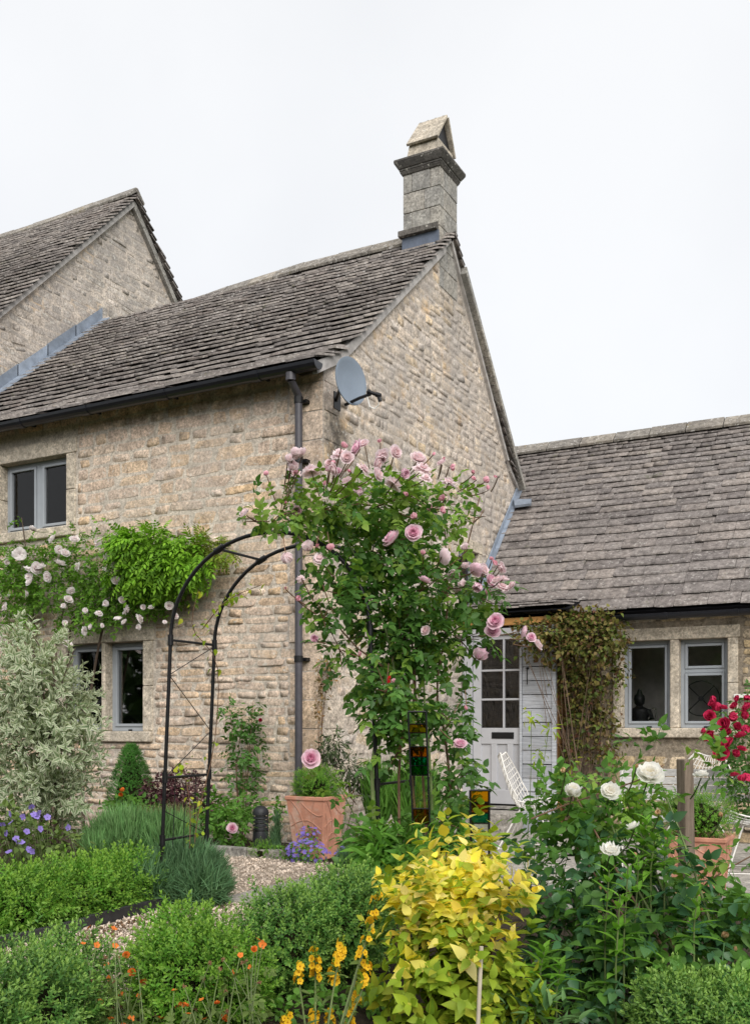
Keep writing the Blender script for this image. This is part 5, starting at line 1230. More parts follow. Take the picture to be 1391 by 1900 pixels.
# ---- box plants
def box_plant(label, cat, loc, bl, n, mat, sz, rng, name='box_plant', grp=None, core=True, shp=.26):
    o = thing(name, label, cat, loc, grp); p, q_ = crown(bl, n, rng, shp); p = p + (rng.random(len(p)) < .07)[:, None] * UPV * rng.uniform(.02, .055, (len(p), 1)); p, q_ = keep_above(p, q_, z=.0)
    pieces(o, 'foliage', SPR_BOX, rng.integers(0, 6, len(p)), p, orient(q_ + UPV * .55, rng, .9, .55, .0), rng.uniform(sz * .7, sz * 1.25, len(p)), mat, 0, None, True)
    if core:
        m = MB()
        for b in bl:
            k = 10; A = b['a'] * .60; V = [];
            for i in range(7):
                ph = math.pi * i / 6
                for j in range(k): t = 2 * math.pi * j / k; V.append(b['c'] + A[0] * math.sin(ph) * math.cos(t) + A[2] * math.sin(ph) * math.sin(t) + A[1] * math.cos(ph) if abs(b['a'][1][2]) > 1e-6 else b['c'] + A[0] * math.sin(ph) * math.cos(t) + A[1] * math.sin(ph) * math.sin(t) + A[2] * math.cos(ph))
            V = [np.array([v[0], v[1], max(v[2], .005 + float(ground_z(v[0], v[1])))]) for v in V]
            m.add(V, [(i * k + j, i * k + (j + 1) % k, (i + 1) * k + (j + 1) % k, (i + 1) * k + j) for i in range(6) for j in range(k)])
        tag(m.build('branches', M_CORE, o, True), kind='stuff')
    return o
r_ = np.random.default_rng(41)
hb_ = [wel3(.60 + .03 * math.sin(i * 2.1), -5.9 + .235 * i, .15, .25 + .02 * math.sin(i * 1.7), .20, .165 + .012 * math.sin(i * 2.3)) for i in range(12)]
box_plant('long low bright green box hedge beside the black edging at left', 'hedge', (.6, -4.5, 0), hb_, 7800, L_BOXY, .085, r_, 'box_hedge')
box_plant('clipped box bush in the bottom left corner beside the orange flowers', 'shrub', (2.27, -5.5, 0), [wel3(2.12, -5.30, .17, .20, .2, .20), wel3(2.25, -5.62, .18, .22, .25, .20), wel3(2.3, -5.95, .18, .24, .25, .2)], 3600, L_BOX, .066, r_, grp='box bushes along the gravel path')
box_plant('yellowish green box bush between its two neighbours on the near side of the path', 'shrub', (2.35, -4.9, 0), [wel3(2.30, -4.86, .18, .19, .22, .205), wel3(2.44, -5.02, .17, .17, .18, .18), wel3(2.55, -4.92, .15, .12, .16, .17)], 3000, L_BOXY, .068, r_, grp='box bushes along the gravel path')
box_plant('dense blue green box bush in the middle beside the yellow shrub', 'shrub', (2.5, -4.3, 0), [wel3(2.47, -4.42, .20, .21, .22, .20), wel3(2.55, -4.12, .22, .20, .25, .22), wel3(2.56, -3.95, .24, .16, .16, .20)], 3800, L_BOX, .066, r_, grp='box bushes along the gravel path')
box_plant('low box bush in the bottom right corner under the white rose', 'shrub', (4.05, -4.7, 0), [ell(1330, 1900, 130, 62, 3.45, .22), ell(1250, 1900, 60, 70, 3.4, .15), ell(1225, 1870, 25, 50, 3.4, .08, .6)], 2300, L_BOX, .066, r_)
cn = thing('box_cone', 'small clipped conical box tree under the lower window', 'topiary', (-2.25, -.45, 0)); cc = P(243, 1465, 9.3); cn.location = (cc[0], cc[1], 0); ORG[cn.name] = np.array([cc[0], cc[1], 0])
n = 2600; h_ = r_.random(n) ** .9; rad = np.interp(h_, [0, .15, .35, .7, .92, 1], [.15, .19, .195, .12, .05, .012]) * r_.uniform(.86, 1.06, n); th = r_.uniform(0, 6.283, n)
p = np.c_[cc[0] + rad * np.cos(th), cc[1] + rad * np.sin(th), .28 + h_ * .64]; q_ = norm(np.c_[np.cos(th), np.sin(th), np.full(n, .55)])
pieces(cn, 'foliage', SPR_BOX, r_.integers(0, 6, n), p, orient(q_, r_, .9, .5, 0), r_.uniform(.03, .05, n), L_CONE, 0, None, True)
MB().lathe((cc[0], cc[1], .0), [(.03, 0), (.03, .25), (.12, .32), (.16, .42), (.10, .64), (.02, .86)], 12).build('stem', M_CORE, cn, True)

# ---- grey-green mounds of fine needles
def tuft(name, label, cat, bl, n, mat, ln, rng, upb=.9, w=None, group=None):
    c0 = bl[0]['c'].copy(); c0[2] = 0; o = thing(name, label, cat, c0, group); p, q_ = crown(bl, n, rng, .35); p, q_ = keep_above(p, q_, z=-.02)
    d = norm(q_ * .7 + UPV * upb + rng.normal(size=p.shape) * .28); s_ = rng.uniform(.6, 1.15, len(p)) * ln
    pieces(o, 'foliage', BLADES, rng.integers(0, 4, len(p)), p - d * s_[:, None] * .5, frames(d, norm(rng.normal(size=p.shape))), s_, mat, 0, None, False); return o
r_ = np.random.default_rng(51)
tuft('santolina', 'dark grey green mound of fine needles round the left feet of the arch', 'shrub', [wel3(.78, -2.98, .20, .27, .28, .20), wel3(.98, -3.08, .14, .20, .2, .16), wel3(.72, -3.25, .16, .2, .16, .16)], 15000, L_SANT, .11, r_, .5)
tuft('lavender', 'soft green lavender clump behind the left box hedge', 'shrub', [ell(235, 1560, 75, 55, 6.9, .3), ell(310, 1560, 60, 50, 6.9, .25), ell(190, 1580, 40, 40, 6.7, .2)], 11000, L_LAV, .17, r_, 1.3)
tuft('lavender', 'small grey green lavender tuft just left of the terracotta pot', 'shrub', [ell(514, 1545, 6, 40, 8.5, .08), ell(508, 1565, 8, 25, 8.5, .08)], 420, L_SANT, .16, r_, 1.6)
tuft('lavender', 'grey green lavender tuft at the right foot of the terracotta pot', 'shrub', [ell(648, 1600, 20, 20, 7.6, .14), ell(675, 1590, 24, 26, 7.4, .14)], 2000, L_SANT, .16, r_, 1.0)
tuft('strappy_plant', 'thin upright strappy leaves growing behind the terracotta pot by the house corner', 'plant', [ell(700, 1470, 30, 50, 8.9, .25), ell(770, 1480, 50, 60, 8.9, .25)], 1300, L_MID, .30, r_, 2.2)
tuft('dry_stalks', 'fine dry stalks and grasses standing before the purple bush', 'plant', [ell(310, 1525, 60, 18, 8.0, .2)], 260, leaf_mat('straw_blade', [(.22, .2, .09), (.12, .16, .05), (.3, .26, .14)], None, .2, .6, .2), .26, r_, 2.4)

# ---- shrubs at the foot of the house
def leafy(name, label, cat, bl, n, tm, mat, sz, rng, n_ind=0, shp=.5, out_=.6, droop=.2, stem=None, stem_r=.006, group=None, score=None, base=None):
    c0 = np.array(bl[0]['c']) if base is None else np.array(base, float); c0 = c0.copy(); c0[2] = float(ground_z(c0[0], c0[1])); o = thing(name, label, cat, c0, group)
    p, q_ = crown(bl, n, rng, shp); p, q_ = keep_above(p, q_)
    pieces(o, 'leaf', tm, rng.integers(0, len(tm), len(p)), p, orient(q_, rng, out_, .6, droop), rng.uniform(sz * .65, sz * 1.2, len(p)), mat, n_ind, -np.linalg.norm(p - CAM, axis=1), True, 'foliage')
    if stem is not None:
        for b in bl[:6]:
            MB().tube(smooth_path([c0 + np.r_[rng.normal(0, .03, 2), 0], c0 * .5 + b['c'] * .5 + rng.normal(0, .02, 3), b['c'] + UPV * .05], 7), stem_r, stem_r * .4, 5).build('stem', stem, o, True)
    return o
r_ = np.random.default_rng(61)
leafy('purple_barberry', 'dark purple barberry bush against the wall beside the box cone', 'shrub', [ell(335, 1475, 60, 45, 9.0, .3), ell(300, 1470, 40, 35, 9.0, .25), ell(395, 1500, 28, 30, 9.0, .2, .6)], 2200, LEAF_SM, L_PURP, .045, r_, 0, .35, stem=M_BARK)
leafy('wall_rose', 'dark leaved young rose trained on the wall left of the downpipe', 'rose bush', [ell(450, 1340, 32, 40, 9.3, .12), ell(460, 1390, 35, 40, 9.3, .12), ell(425, 1315, 20, 12, 9.3, .08, .5), ell(450, 1440, 40, 30, 9.3, .12, .6), ell(470, 1310, 16, 14, 9.3, .06, .5)], 190, ROSEL, L_ROSE, .14, r_, 80, .5, stem=M_RSTEM)
leafy('low_rose', 'low rose with a single pink bloom beside the bollard lamp', 'rose bush', [ell(430, 1530, 30, 35, 8.7, .2), ell(455, 1500, 22, 28, 9.1, .15), ell(395, 1530, 25, 30, 8.7, .15)], 260, ROSEL, L_MID, .12, r_, 60, .5, stem=M_GSTEM)
leafy('wall_shrub', 'olive green loose shrub at the foot of the gable behind the terracotta pot', 'shrub', [ell(620, 1385, 28, 35, 8.9, .15), ell(645, 1430, 36, 35, 8.9, .2), ell(600, 1400, 25, 30, 8.9, .15), ell(665, 1455, 25, 25, 8.9, .15)], 900, LEAF_LAN, leaf_mat('olive_leaf', [(.05, .08, .03), (.075, .10, .04), (.06, .075, .045)], None, .2, .5, .3), .055, r_, 60, .5, stem=M_BARK)
vine_d = leafy('dried_creeper', 'straggly brown dried creeper clinging to the gable wall beside the downpipe', 'climber', [ell(600, 1270, 16, 60, 9.15, .05), ell(610, 1240, 25, 30, 9.2, .05), ell(590, 1320, 9, 40, 9.1, .04)], 330, LEAF_SM, leaf_mat('dry_leaf', [(.26, .14, .05), (.16, .11, .05), (.10, .11, .035), (.32, .19, .08)], None, .2, .7, .2), .038, r_, 0, .6, stem=M_RSTEM, base=P(590, 1560, 9.1))
leafy('ground_cover', 'mixed low green planting between the box cone and the bollard lamp', 'plant', [ell(240, 1500, 60, 25, 8.6, .25), ell(400, 1500, 60, 35, 9.0, .2), ell(340, 1530, 60, 25, 8.4, .2), ell(512, 1500, 16, 26, 9.1, .1)], 1400, LEAF_OV, L_MID, .05, r_, 40, .5)
leafy('perennial_clump', 'leafy green lily shoots in front of the right arch legs', 'plant', [ell(735, 1600, 55, 55, 5.0, .22), ell(700, 1620, 40, 50, 4.9, .2), ell(770, 1580, 45, 50, 5.1, .2), ell(690, 1570, 40, 40, 5.1, .2), ell(760, 1640, 50, 50, 4.8, .2)], 900, LEAF_LAN, L_LILY, .105, r_, 200, .5, .7, .25, stem=M_GSTEM)
leafy('perennial_clump', 'leafy green shoots hiding the foot of the stained glass stake', 'plant', [ell(840, 1570, 50, 40, 5.2, .2), ell(800, 1600, 40, 40, 5.0, .2)], 420, LEAF_LAN, L_MID, .09, r_, 90, .5, .7, .25)

# ---- terracotta planters
def square_pot(name, label, near, wt, wb, h, pl=True):
    """tapered square planter; NEAR: (x, y, z) of the base centre."""
    o = thing(name, label, 'plant pot', near); c = np.array(near, float); z0, z1 = c[2], c[2] + h; m = MB()
    def ringv(w_, z): return [(c[0] - w_, c[1] - w_, z), (c[0] + w_, c[1] - w_, z), (c[0] + w_, c[1] + w_, z), (c[0] - w_, c[1] + w_, z)]
    L_ = [ringv(wb, z0), ringv(wt * .985, z1 - .035), ringv(wt + .008, z1 - .03), ringv(wt + .008, z1), ringv(wt - .02, z1), ringv(wt - .025, z1 - .06)]
    V = [v for q_ in L_ for v in q_]; Fs = [(3, 2, 1, 0)] + [(i * 4 + j, i * 4 + (j + 1) % 4, (i + 1) * 4 + (j + 1) % 4, (i + 1) * 4 + j) for i in range(5) for j in range(4)] + [(20, 21, 22, 23)]
    m.add(V, Fs); m.build('pot_body', M_TERRA, o, bevel=.006)
    m = MB(); m.add(ringv(wt - .026, z1 - .05), [(0, 1, 2, 3)]); m.build('soil', M_SOIL, o)
    def fp(face, s_, t):
        w_ = (wb + (wt - wb) * t); z = z0 + h * t
        return np.array([c[0] + s_ * w_, c[1] - w_ - .002, z]) if face == 0 else np.array([c[0] + w_ + .002, c[1] + s_ * w_, z])
    arcs = [[(-.9, .52), (-.4, .60), (.2, .62), (.9, .48)], [(-.8, .95), (-.35, .75), (-.05, .45), (.05, .1)], [(.5, .95), (.35, .7), (.5, .35), (.85, .1)], [(-.9, .15), (-.5, .35), (0, .42), (.5, .35)], [(-.2, .9), (.2, .78), (.7, .7), (.95, .72)], [(-.85, .75), (-.6, .5), (-.55, .25), (-.7, .05)]]
    for f in (0, 1):
        for a in arcs: MB().tube(smooth_path([fp(f, *q_) for q_ in a], 9), .0042, k=6).build('moulded_line', M_TERRAL, o, True)
    return o
potb = square_pot('terracotta_planter', 'square tapered terracotta planter with moulded curved lines at the end of the gravel path', (.385, -.755, .0), .186, .135, .525)
bb = [wel3(.385, -.755, .60, .19, .19, .15)]
box_plant('round box ball growing in the terracotta planter by the house corner', 'topiary', (.385, -.755, .50), bb, 1500, L_BOXY, .042, r_, 'box_ball')
pr_ = thing('potted_rose_stem', 'single pale pink rose on a thin arching stem above the left terracotta planter', 'flower', (2.1, -3.0, .0))
tw0 = [P(700, 1600, 5.3), P(640, 1480, 5.25), P(600, 1420, 5.2), P(578, 1412, 5.2)]
MB().tube(smooth_path(tw0, 10), .004, .003, 5).build('stem', M_GSTEM, pr_, True)
blooms(pr_, 'bloom', ENG, [(576, 1409, 36)], lambda a, b: P(a, b, 5.15), F_PINK, r_, (.8, .35, .25), 1.0)
pp_ = np.array([P(x, y, 5.2 + .05 * math.sin(x)) for x, y in [(590, 1440), (610, 1455), (630, 1465), (650, 1450), (585, 1465), (640, 1490), (660, 1500), (620, 1430), (670, 1480)]])
pieces(pr_, 'leaf', ROSEL, r_.integers(0, 8, len(pp_)), pp_, orient(norm(r_.normal(size=pp_.shape)), r_, .6, .6, .3), r_.uniform(.10, .15, len(pp_)), L_ROSEY, 9, None, True)
pc = P(1298, 1622, 7.3); pc[2] = -.15
square_pot('terracotta_planter', 'square terracotta planter half hidden behind the wooden stake on the patio', tuple(pc), .21, .15, .46)
box_plant('bushy box plant growing in the right hand patio planter behind the stake', 'shrub', (pc[0], pc[1], .25), [wel3(pc[0], pc[1], .44, .24, .22, .17), wel3(pc[0] - .12, pc[1], .50, .14, .14, .12)], 1300, L_BOXY, .05, r_, 'box_ball')

# ---- bollard lamp
bl_p = np.array([-.29, -.60, .0]); bol = thing('bollard_light', 'short black louvred bollard lamp in the bed beside the terracotta pot', 'garden light', bl_p)
MB().lathe(bl_p, [(.075, 0), (.072, .10), (.068, .17), (.066, .175)], 24).build('base', M_BOLL, bol, True)
MB().lathe(bl_p + (0, 0, .175), [(.045, 0), (.045, .14)], 16).build('lamp_glass', plain('frosted_glass', (.35, .36, .38), .3, .5), bol, True)
for i in range(4): MB().lathe(bl_p + (0, 0, .182 + .034 * i), [(.062, 0), (.072, .004), (.070, .014), (.055, .020)], 24).build('louvre', M_BOLL, bol, True)
for i in range(3):
    a = i * 2.09 + .4; MB().tube([bl_p + (.062 * math.cos(a), .062 * math.sin(a), .17), bl_p + (.062 * math.cos(a), .062 * math.sin(a), .33)], .007, k=6).build('post', M_BOLL, bol)
MB().lathe(bl_p + (0, 0, .318), [(.072, 0), (.071, .025), (.060, .055), (.035, .075), (.008, .082)], 24).build('cap', M_BOLL, bol, True)

# ---- campanula at the pot, violet geraniums, geums, verbascum
r_ = np.random.default_rng(71)
cam_ = thing('campanula', 'clump of small violet bellflowers spilling at the foot of the terracotta planter', 'flowers', (.55, -1.15, 0))
cb = [wel3(.55, -1.18, .10, .20, .12, .10), wel3(.33, -1.13, .07, .18, .1, .07), wel3(.85, -1.05, .07, .1, .1, .07), wel3(.47, -1.0, .2, .1, .08, .07)]
p, o_ = crown(cb, 500, r_, .4); p, o_ = keep_above(p, o_); pieces(cam_, 'leaf', LEAF_RND, r_.integers(0, 4, len(p)), p, orient(o_, r_), r_.uniform(.02, .035, len(p)), L_MID, 0, None, True, 'foliage')
p, o_ = crown([cb[0], cb[3], cb[2]], 190, r_, .2); p, o_ = keep_above(p, o_)
fo = norm(o_ + UPV * .4 + norm(CAM - p) * .5); pieces(cam_, 'flower', STAR, r_.integers(0, 3, len(p)), p + fo * .012, frames(norm(np.cross(fo, r_.normal(size=p.shape))), fo), r_.uniform(.026, .04, len(p)), F_CAMP, 190, None, True)
box_plant('small round green clump beside the violet bellflowers at the gravel edge', 'plant', (.1, -1.15, 0), [wel3(.10, -1.12, .06, .13, .1, .09)], 300, L_BOXY, .035, r_, 'cushion_plant')
ger = thing('violet_geranium', 'violet blue cranesbill flowers over green leaves in front of the silvery shrub', 'flowers', (-.2, -3.3, 0))
gb = [ell(40, 1560, 70, 45, 6.2, .3), ell(110, 1570, 50, 40, 6.2, .25), ell(10, 1520, 40, 40, 6.3, .2)]
p, o_ = crown(gb, 600, r_, .45); p, o_ = keep_above(p, o_); pieces(ger, 'leaf', LEAF_RND, r_.integers(0, 4, len(p)), p, orient(o_, r_), r_.uniform(.03, .055, len(p)), L_GERAN, 60, None, True, 'foliage')
z5 = [(x * .3307, 1150 + y * .3307, 38 * .3307) for x, y in [(175, 1048), (60, 1090), (12, 1147), (63, 1140), (130, 1105), (190, 1095), (215, 1085), (225, 1175), (380, 1167), (90, 1230), (50, 1305), (160, 1290), (120, 1250), (265, 1110), (95, 1245), (180, 1300), (30, 1200), (70, 1330), (205, 1105), (150, 1190)]]
b1 = blooms(ger, 'flower', FIVE, z5, lambda a, b: P(a, b, 5.95), F_PURP, r_, (.45, .5, .6), 1.0); stems(ger, 'flower_stem', [(np.array([p[0] + r_.normal(0, .05), p[1] + .1, .05]), p) for p, _, _ in b1], .002, .002, M_GSTEM, .02, 4, 'stuff')
def geum(label, loc, fl, sh, D, rng):
    o = thing('geum', label, 'flowers', loc, 'orange flower clumps in the foreground')
    b = blooms(o, 'flower', FIVE + LOOSE[:2], fl, lambda a, c: P(a, c, D + .12 * math.sin(a)), F_ORNG, rng, (.5, .6, .4), 1.15); pts = [q_[0] for q_ in b]
    for (a, c) in sh:
        q_ = P(a, c, D + .12 * math.sin(a * 1.3)); pts.append(q_); m = MB()
        for _ in range(26): d = norm(rng.normal(size=3)); m.tube([q_, q_ + d * rng.uniform(.006, .011)], .0016, .0006, 3, False)
        m.build('seed_head', S_HEAD, o)
    c0 = np.array([loc[0], loc[1], 0]); stems(o, 'flower_stem', [(c0 + np.r_[(q_ - c0)[:2] * .55 + rng.normal(0, .05, 2), .02], q_) for q_ in pts], .0028, .0016, M_GSTEM, .06, 4, 'stuff', 6)
    lp = np.array([c0 + np.r_[(q_ - c0)[:2] * t, (q_ - c0)[2] * t] + rng.normal(0, .04, 3) for q_ in pts for t in rng.uniform(.1, .75, 3)]); lp[:, 2] = np.maximum(lp[:, 2], .04)
    pieces(o, 'leaf', ROSEL, rng.integers(0, 8, len(lp)), lp, orient(norm(rng.normal(size=lp.shape)), rng, .7, .6, .2), rng.uniform(.05, .10, len(lp)), L_GERAN, 60, None, True, 'foliage')
zg_ = lambda L_: [(x * .3594, 1500 + y * .3594, r_.uniform(24, 36) * .3594) for x, y in L_]; zs_ = lambda L_: [(x * .3594, 1500 + y * .3594) for x, y in L_]
geum('orange geum flowers on thin stems at lower left between two box bushes', G(215, 1985)[:2].tolist() + [0], zg_([(460, 618), (588, 623), (500, 708), (595, 712), (550, 808), (708, 800), (683, 848), (718, 968), (770, 1040), (675, 1085), (755, 1105), (640, 1120), (560, 880), (650, 760), (740, 900), (430, 700), (620, 960), (830, 1090), (520, 1000), (570, 1090), (790, 960)]), zs_([(545, 770), (610, 770), (620, 1025), (585, 1030), (740, 915), (590, 900), (800, 1075), (585, 660), (480, 890)]), 3.45, r_)
geum('orange and red geum flowers near the bottom edge below the yellowish box bush', G(345, 2000)[:2].tolist() + [0], zg_([(915, 1020), (955, 1022), (975, 1063), (1000, 1070), (1055, 1090), (1090, 918), (940, 1010), (1120, 1010), (900, 940), (1040, 990), (1160, 1090)]), zs_([(1050, 885), (950, 920), (1000, 975), (1085, 800), (1135, 830), (1010, 1040), (1170, 1050)]), 3.4, r_)
geum('fading orange geum with brown seed heads between the two middle box bushes', G(440, 1990)[:2].tolist() + [0], zg_([(1335, 680), (1310, 730), (1355, 705), (1240, 760), (1200, 850), (1290, 820)]), zs_([(1175, 880), (1165, 945), (1215, 720), (1250, 800), (1150, 780), (1270, 790), (1340, 900)]), 3.5, r_)
ver = thing('verbascum', 'yellow flower spikes of verbascum at the bottom between box bush and golden shrub', 'flowers', (3.2, -5.0, 0))
vc = np.array(G(585, 1990)); spk = [((515, 880), (512, 690), .9), ((432, 960 - 60), (430, 790), .6), ((612, 905), (610, 770), .7), ((560 + 70, 800), (664, 650), .8), ((700 + 60, 930), (785, 760), .8), ((720, 1050), (735, 890), .7), ((505, 1150), (510, 1010), .9), ((590, 1150), (588, 1040), .8), ((360, 1160), (368, 1040), .8), ((690, 1140), (686, 1010), .6), ((790, 640), (848, 390), .5), ((745, 780), (800, 620), .35)]
for (a, b, dens) in spk:
    A = P(400 + a[0] * .3594, 1500 + a[1] * .3594, 3.5 + r_.normal(0, .06)); B = P(400 + b[0] * .3594, 1500 + b[1] * .3594, 3.5 + r_.normal(0, .04)); root = vc + np.r_[(A - vc)[:2] * .3, .0]
    sp_o = MB().tube(smooth_path([root, A, B], 10), .0042, .002, 6).build('flower_spike', M_GSTEM, ver, True)
    nF = int(26 * dens); t = r_.random(nF) ** 1.2 * .78; ang = r_.uniform(0, 6.28, nF)
    for ti, an in zip(t, ang):
        dd = norm(np.array([math.cos(an), math.sin(an), .25]) + norm(CAM - A) * .35); q_ = A + (B - A) * ti + dd * .016; x = norm(np.cross(dd, r_.normal(size=3)))
        o = bpy.data.objects.new('flower', tmesh(FIVE[r_.integers(0, 4)], F_YELL, True)); COL.objects.link(o); o.parent = sp_o; M = np.eye(4); M[:3, :3] = np.stack([x, np.cross(dd, x), dd], 1) * r_.uniform(.020, .029); M[:3, 3] = q_ - org(ver); o.matrix_basis = Matrix(M.tolist())
    nb_ = 26; tb = r_.uniform(.55, 1.0, nb_); an = r_.uniform(0, 6.28, nb_); q_ = A + (B - A) * tb[:, None] + np.c_[np.cos(an), np.sin(an), np.zeros(nb_)] * (.012 * (1.1 - tb))[:, None]
    pieces(sp_o, 'spike_bud', CHIPS, r_.integers(0, 10, nb_), q_, rand_rot(nb_, r_), r_.uniform(.003, .006, nb_), L_LIME, 0)
    nl_ = 12; tl_ = r_.random(nl_); q_ = root + (A - root) * tl_[:, None]; pieces(sp_o, 'leaf', LEAF_LAN, r_.integers(0, 4, nl_), q_, orient(norm(r_.normal(size=(nl_, 3))), r_, .8, .5, 0), r_.uniform(.03, .06, nl_), L_GERAN, 0, None, True, 'foliage')

# ---- golden shrub
r_ = np.random.default_rng(81)
gs = thing('golden_shrub', 'bright yellow leaved shrub in the foreground shading to lime green below', 'shrub', (3.3, -4.4, 0))
YB = [ell(865, 1635, 62, 46, 3.85, .2), ell(790, 1690, 60, 42, 3.7, .2), ell(905, 1690, 55, 52, 3.75, .22), ell(835, 1590, 34, 24, 3.9, .1, .7), ell(735, 1725, 32, 28, 3.65, .1, .7), ell(940, 1770, 32, 44, 3.75, .14, .7), ell(820, 1765, 80, 40, 3.6, .2, .8), ell(850, 1690, 70, 60, 3.85, .2)]
YG = [ell(840, 1840, 115, 75, 3.6, .22), ell(920, 1840, 60, 65, 3.65, .2), ell(770, 1850, 55, 60, 3.55, .15), ell(880, 1900, 110, 60, 3.55, .2)]
p, o_ = crown(YB, 225, r_, .6); p2, R2, s2, i2 = shoots(p, norm(o_ * .6 + UPV * .9 + r_.normal(size=p.shape) * .35), r_, 8, .16, .076, 62)
s2 = s2 * r_.uniform(.7, 1.15, len(s2)); lim_ = r_.random(len(p2)) < .17 + .25 * (p2[:, 2] < .42); ch_ = ~lim_
pieces(gs, 'leaf', LEAF_OV, i2[ch_], p2[ch_], R2[ch_], s2[ch_], L_YEL, 200, -np.linalg.norm(p2[ch_] - CAM, axis=1), True, 'foliage')
pieces(gs, 'leaf', LEAF_OV, i2[lim_], p2[lim_], R2[lim_], s2[lim_], L_LIME, 30, -np.linalg.norm(p2[lim_] - CAM, axis=1), True, 'foliage')
p, o_ = crown(YG, 200, r_, .45); p, o_ = keep_above(p, o_, z=.05); p2, R2, s2, i2 = shoots(p, norm(o_ * .8 + UPV * .5 + r_.normal(size=p.shape) * .35), r_, 8, .14, .072, 64)
pieces(gs, 'leaf', LEAF_OV, i2, p2, R2, s2, L_LIME, 70, -np.linalg.norm(p2 - CAM, axis=1), True, 'foliage')
top = np.array([P(x, y, 3.8) for x, y in [(885, 1520), (915, 1560), (960, 1600), (770, 1660), (985, 1740), (720, 1640), (830, 1540), (760, 1660), (965, 1690), (700, 1760)]]); p2, R2, s2, i2 = shoots(top, norm(UPV + r_.normal(size=top.shape) * .15), r_, 6, .07, .075, 60)
pieces(gs, 'leaf', LEAF_OV, i2, p2, R2, s2, L_LIME, 50, None, True, 'foliage')
gb_ = np.array([3.3, -4.4, 0]); stems(gs, 'branch', [(gb_ + np.r_[r_.normal(0, .04, 2), 0], b['c'] + np.einsum('i,ij->j', norm(r_.normal(size=3)) * .5, b['a'])) for b in YB + YG for _ in range(3)], .006, .003, M_RSTEM, .05, 5, 'stuff')
leafy('ground_cover', 'low loose green leaves over the soil at the bottom between verbascum and box bush', 'plant', [ell(520, 1880, 70, 30, 3.75, .18), ell(620, 1860, 60, 30, 3.9, .18), ell(690, 1850, 30, 40, 3.85, .14), ell(440, 1890, 50, 24, 3.6, .14)], 520, LEAF_OV, L_MID, .04, r_, 40, .5)
cb_ = P(884, 1960, 3.35); cb_[2] = 0; ct_ = P(893, 1757, 3.35)
tag(MB().tube([cb_, ct_], .0075, .007, 8).build('bamboo_cane', M_CANE, smooth=True), 'thin pale bamboo cane standing in front of the golden shrub', 'garden cane')

# ---- white rose bush in the right foreground, with phlox shoots
wrb = thing('white_rose_bush', 'dark leaved bush rose with big creamy white blooms in the right foreground', 'rose bush', (4.2, -4.1, 0))
WR_t = [ell(1060, 1490, 62, 34, 4.2, .2), ell(1140, 1460, 66, 28, 4.3, .2), ell(1215, 1450, 30, 40, 4.3, .16, .7), ell(1120, 1520, 100, 50, 4.2, .22), ell(1020, 1500, 40, 40, 4.2, .15, .7), ell(1200, 1395, 60, 6, 4.4, .1, .25), ell(1335, 1425, 22, 22, 4.3, .1, .25), ell(1330, 1690, 60, 50, 4.0, .2), ell(1365, 1600, 34, 40, 4.1, .14, .7), ell(1320, 1630, 40, 30, 4.1, .14, .5)]
WR_d = [ell(1070, 1600, 90, 70, 4.1, .26), ell(1180, 1600, 90, 75, 4.1, .26), ell(1090, 1700, 110, 80, 4.0, .26), ell(1220, 1720, 120, 85, 3.95, .26), ell(1110, 1800, 110, 70, 3.85, .24), ell(1330, 1740, 80, 70, 3.9, .22), ell(1060, 1870, 90, 50, 3.75, .2), ell(1010, 1640, 30, 40, 4.1, .12, .6)]
mixed(wrb, WR_t, 290, r_, .6, ROSEL, [(L_MID, .55), (L_ROSE, .15), (L_ROSEY, .3)], (.10, .175), (.6, .6, .15), 110)
mixed(wrb, WR_d, 640, r_, .55, ROSEL, [(L_DARK, .45), (L_ROSE, .33), (L_MID, .22)], (.11, .20), (.6, .65, .25), 190)
b1 = blooms(wrb, 'bloom', LOOSE, [(1203, 1442, 48)], lambda a, b: P(a, b, 4.02), F_WHITE, r_, (.5, .5, .2), 1.0)
b1 += blooms(wrb, 'bloom', CUPS, [(1060, 1476, 40), (1053, 1692, 20)], lambda a, b: P(a, b, 3.98), F_WHITE, r_, (.25, .9, .2), 1.0)
b1 += blooms(wrb, 'bloom', RAGGED + LOOSE, [(1131, 1470, 35), (1175, 1537, 25), (1132, 1582, 35), (1300, 1442, 27)], lambda a, b: P(a, b, 4.0 if b < 1500 else 3.78), F_WHITE, r_, (.5, .5, .4), .95)
b2 = blooms(wrb, 'bud', CUPS + BUD, [(1338, 1515, 18), (1132, 1722, 15), (1104, 1782, 14), (1300, 1795, 14), (1345, 1740, 16), (1363, 1765, 16), (1300, 1690, 14), (1117, 1690, 11), (1152, 1890, 16), (1180, 1648 - 60, 12), (1251, 1680, 12), (1048, 1431, 12), (1180, 1425, 14), (1222, 1510, 13), (1115, 1650, 11)], lambda a, b: P(a, b, 3.8), F_CREAM, r_, (.4, .6, .3), 1.1)
wc0 = np.array([4.2, -4.1, -.05]); calyx(wrb, b1 + b2, M_GSTEM, lambda p: p + FWD * .30 - UPV * .16 + RGT * .03, r_, .10)
for b in WR_t[:4] + WR_d[:4]: MB().tube(smooth_path([wc0 + np.r_[r_.normal(0, .05, 2), 0], wc0 * .45 + b['c'] * .55 + r_.normal(0, .03, 3), b['c'] + UPV * .06], 8), .008, .003, 6).build('cane', M_RSTEM if r_.random() < .4 else M_GSTEM, wrb, True)
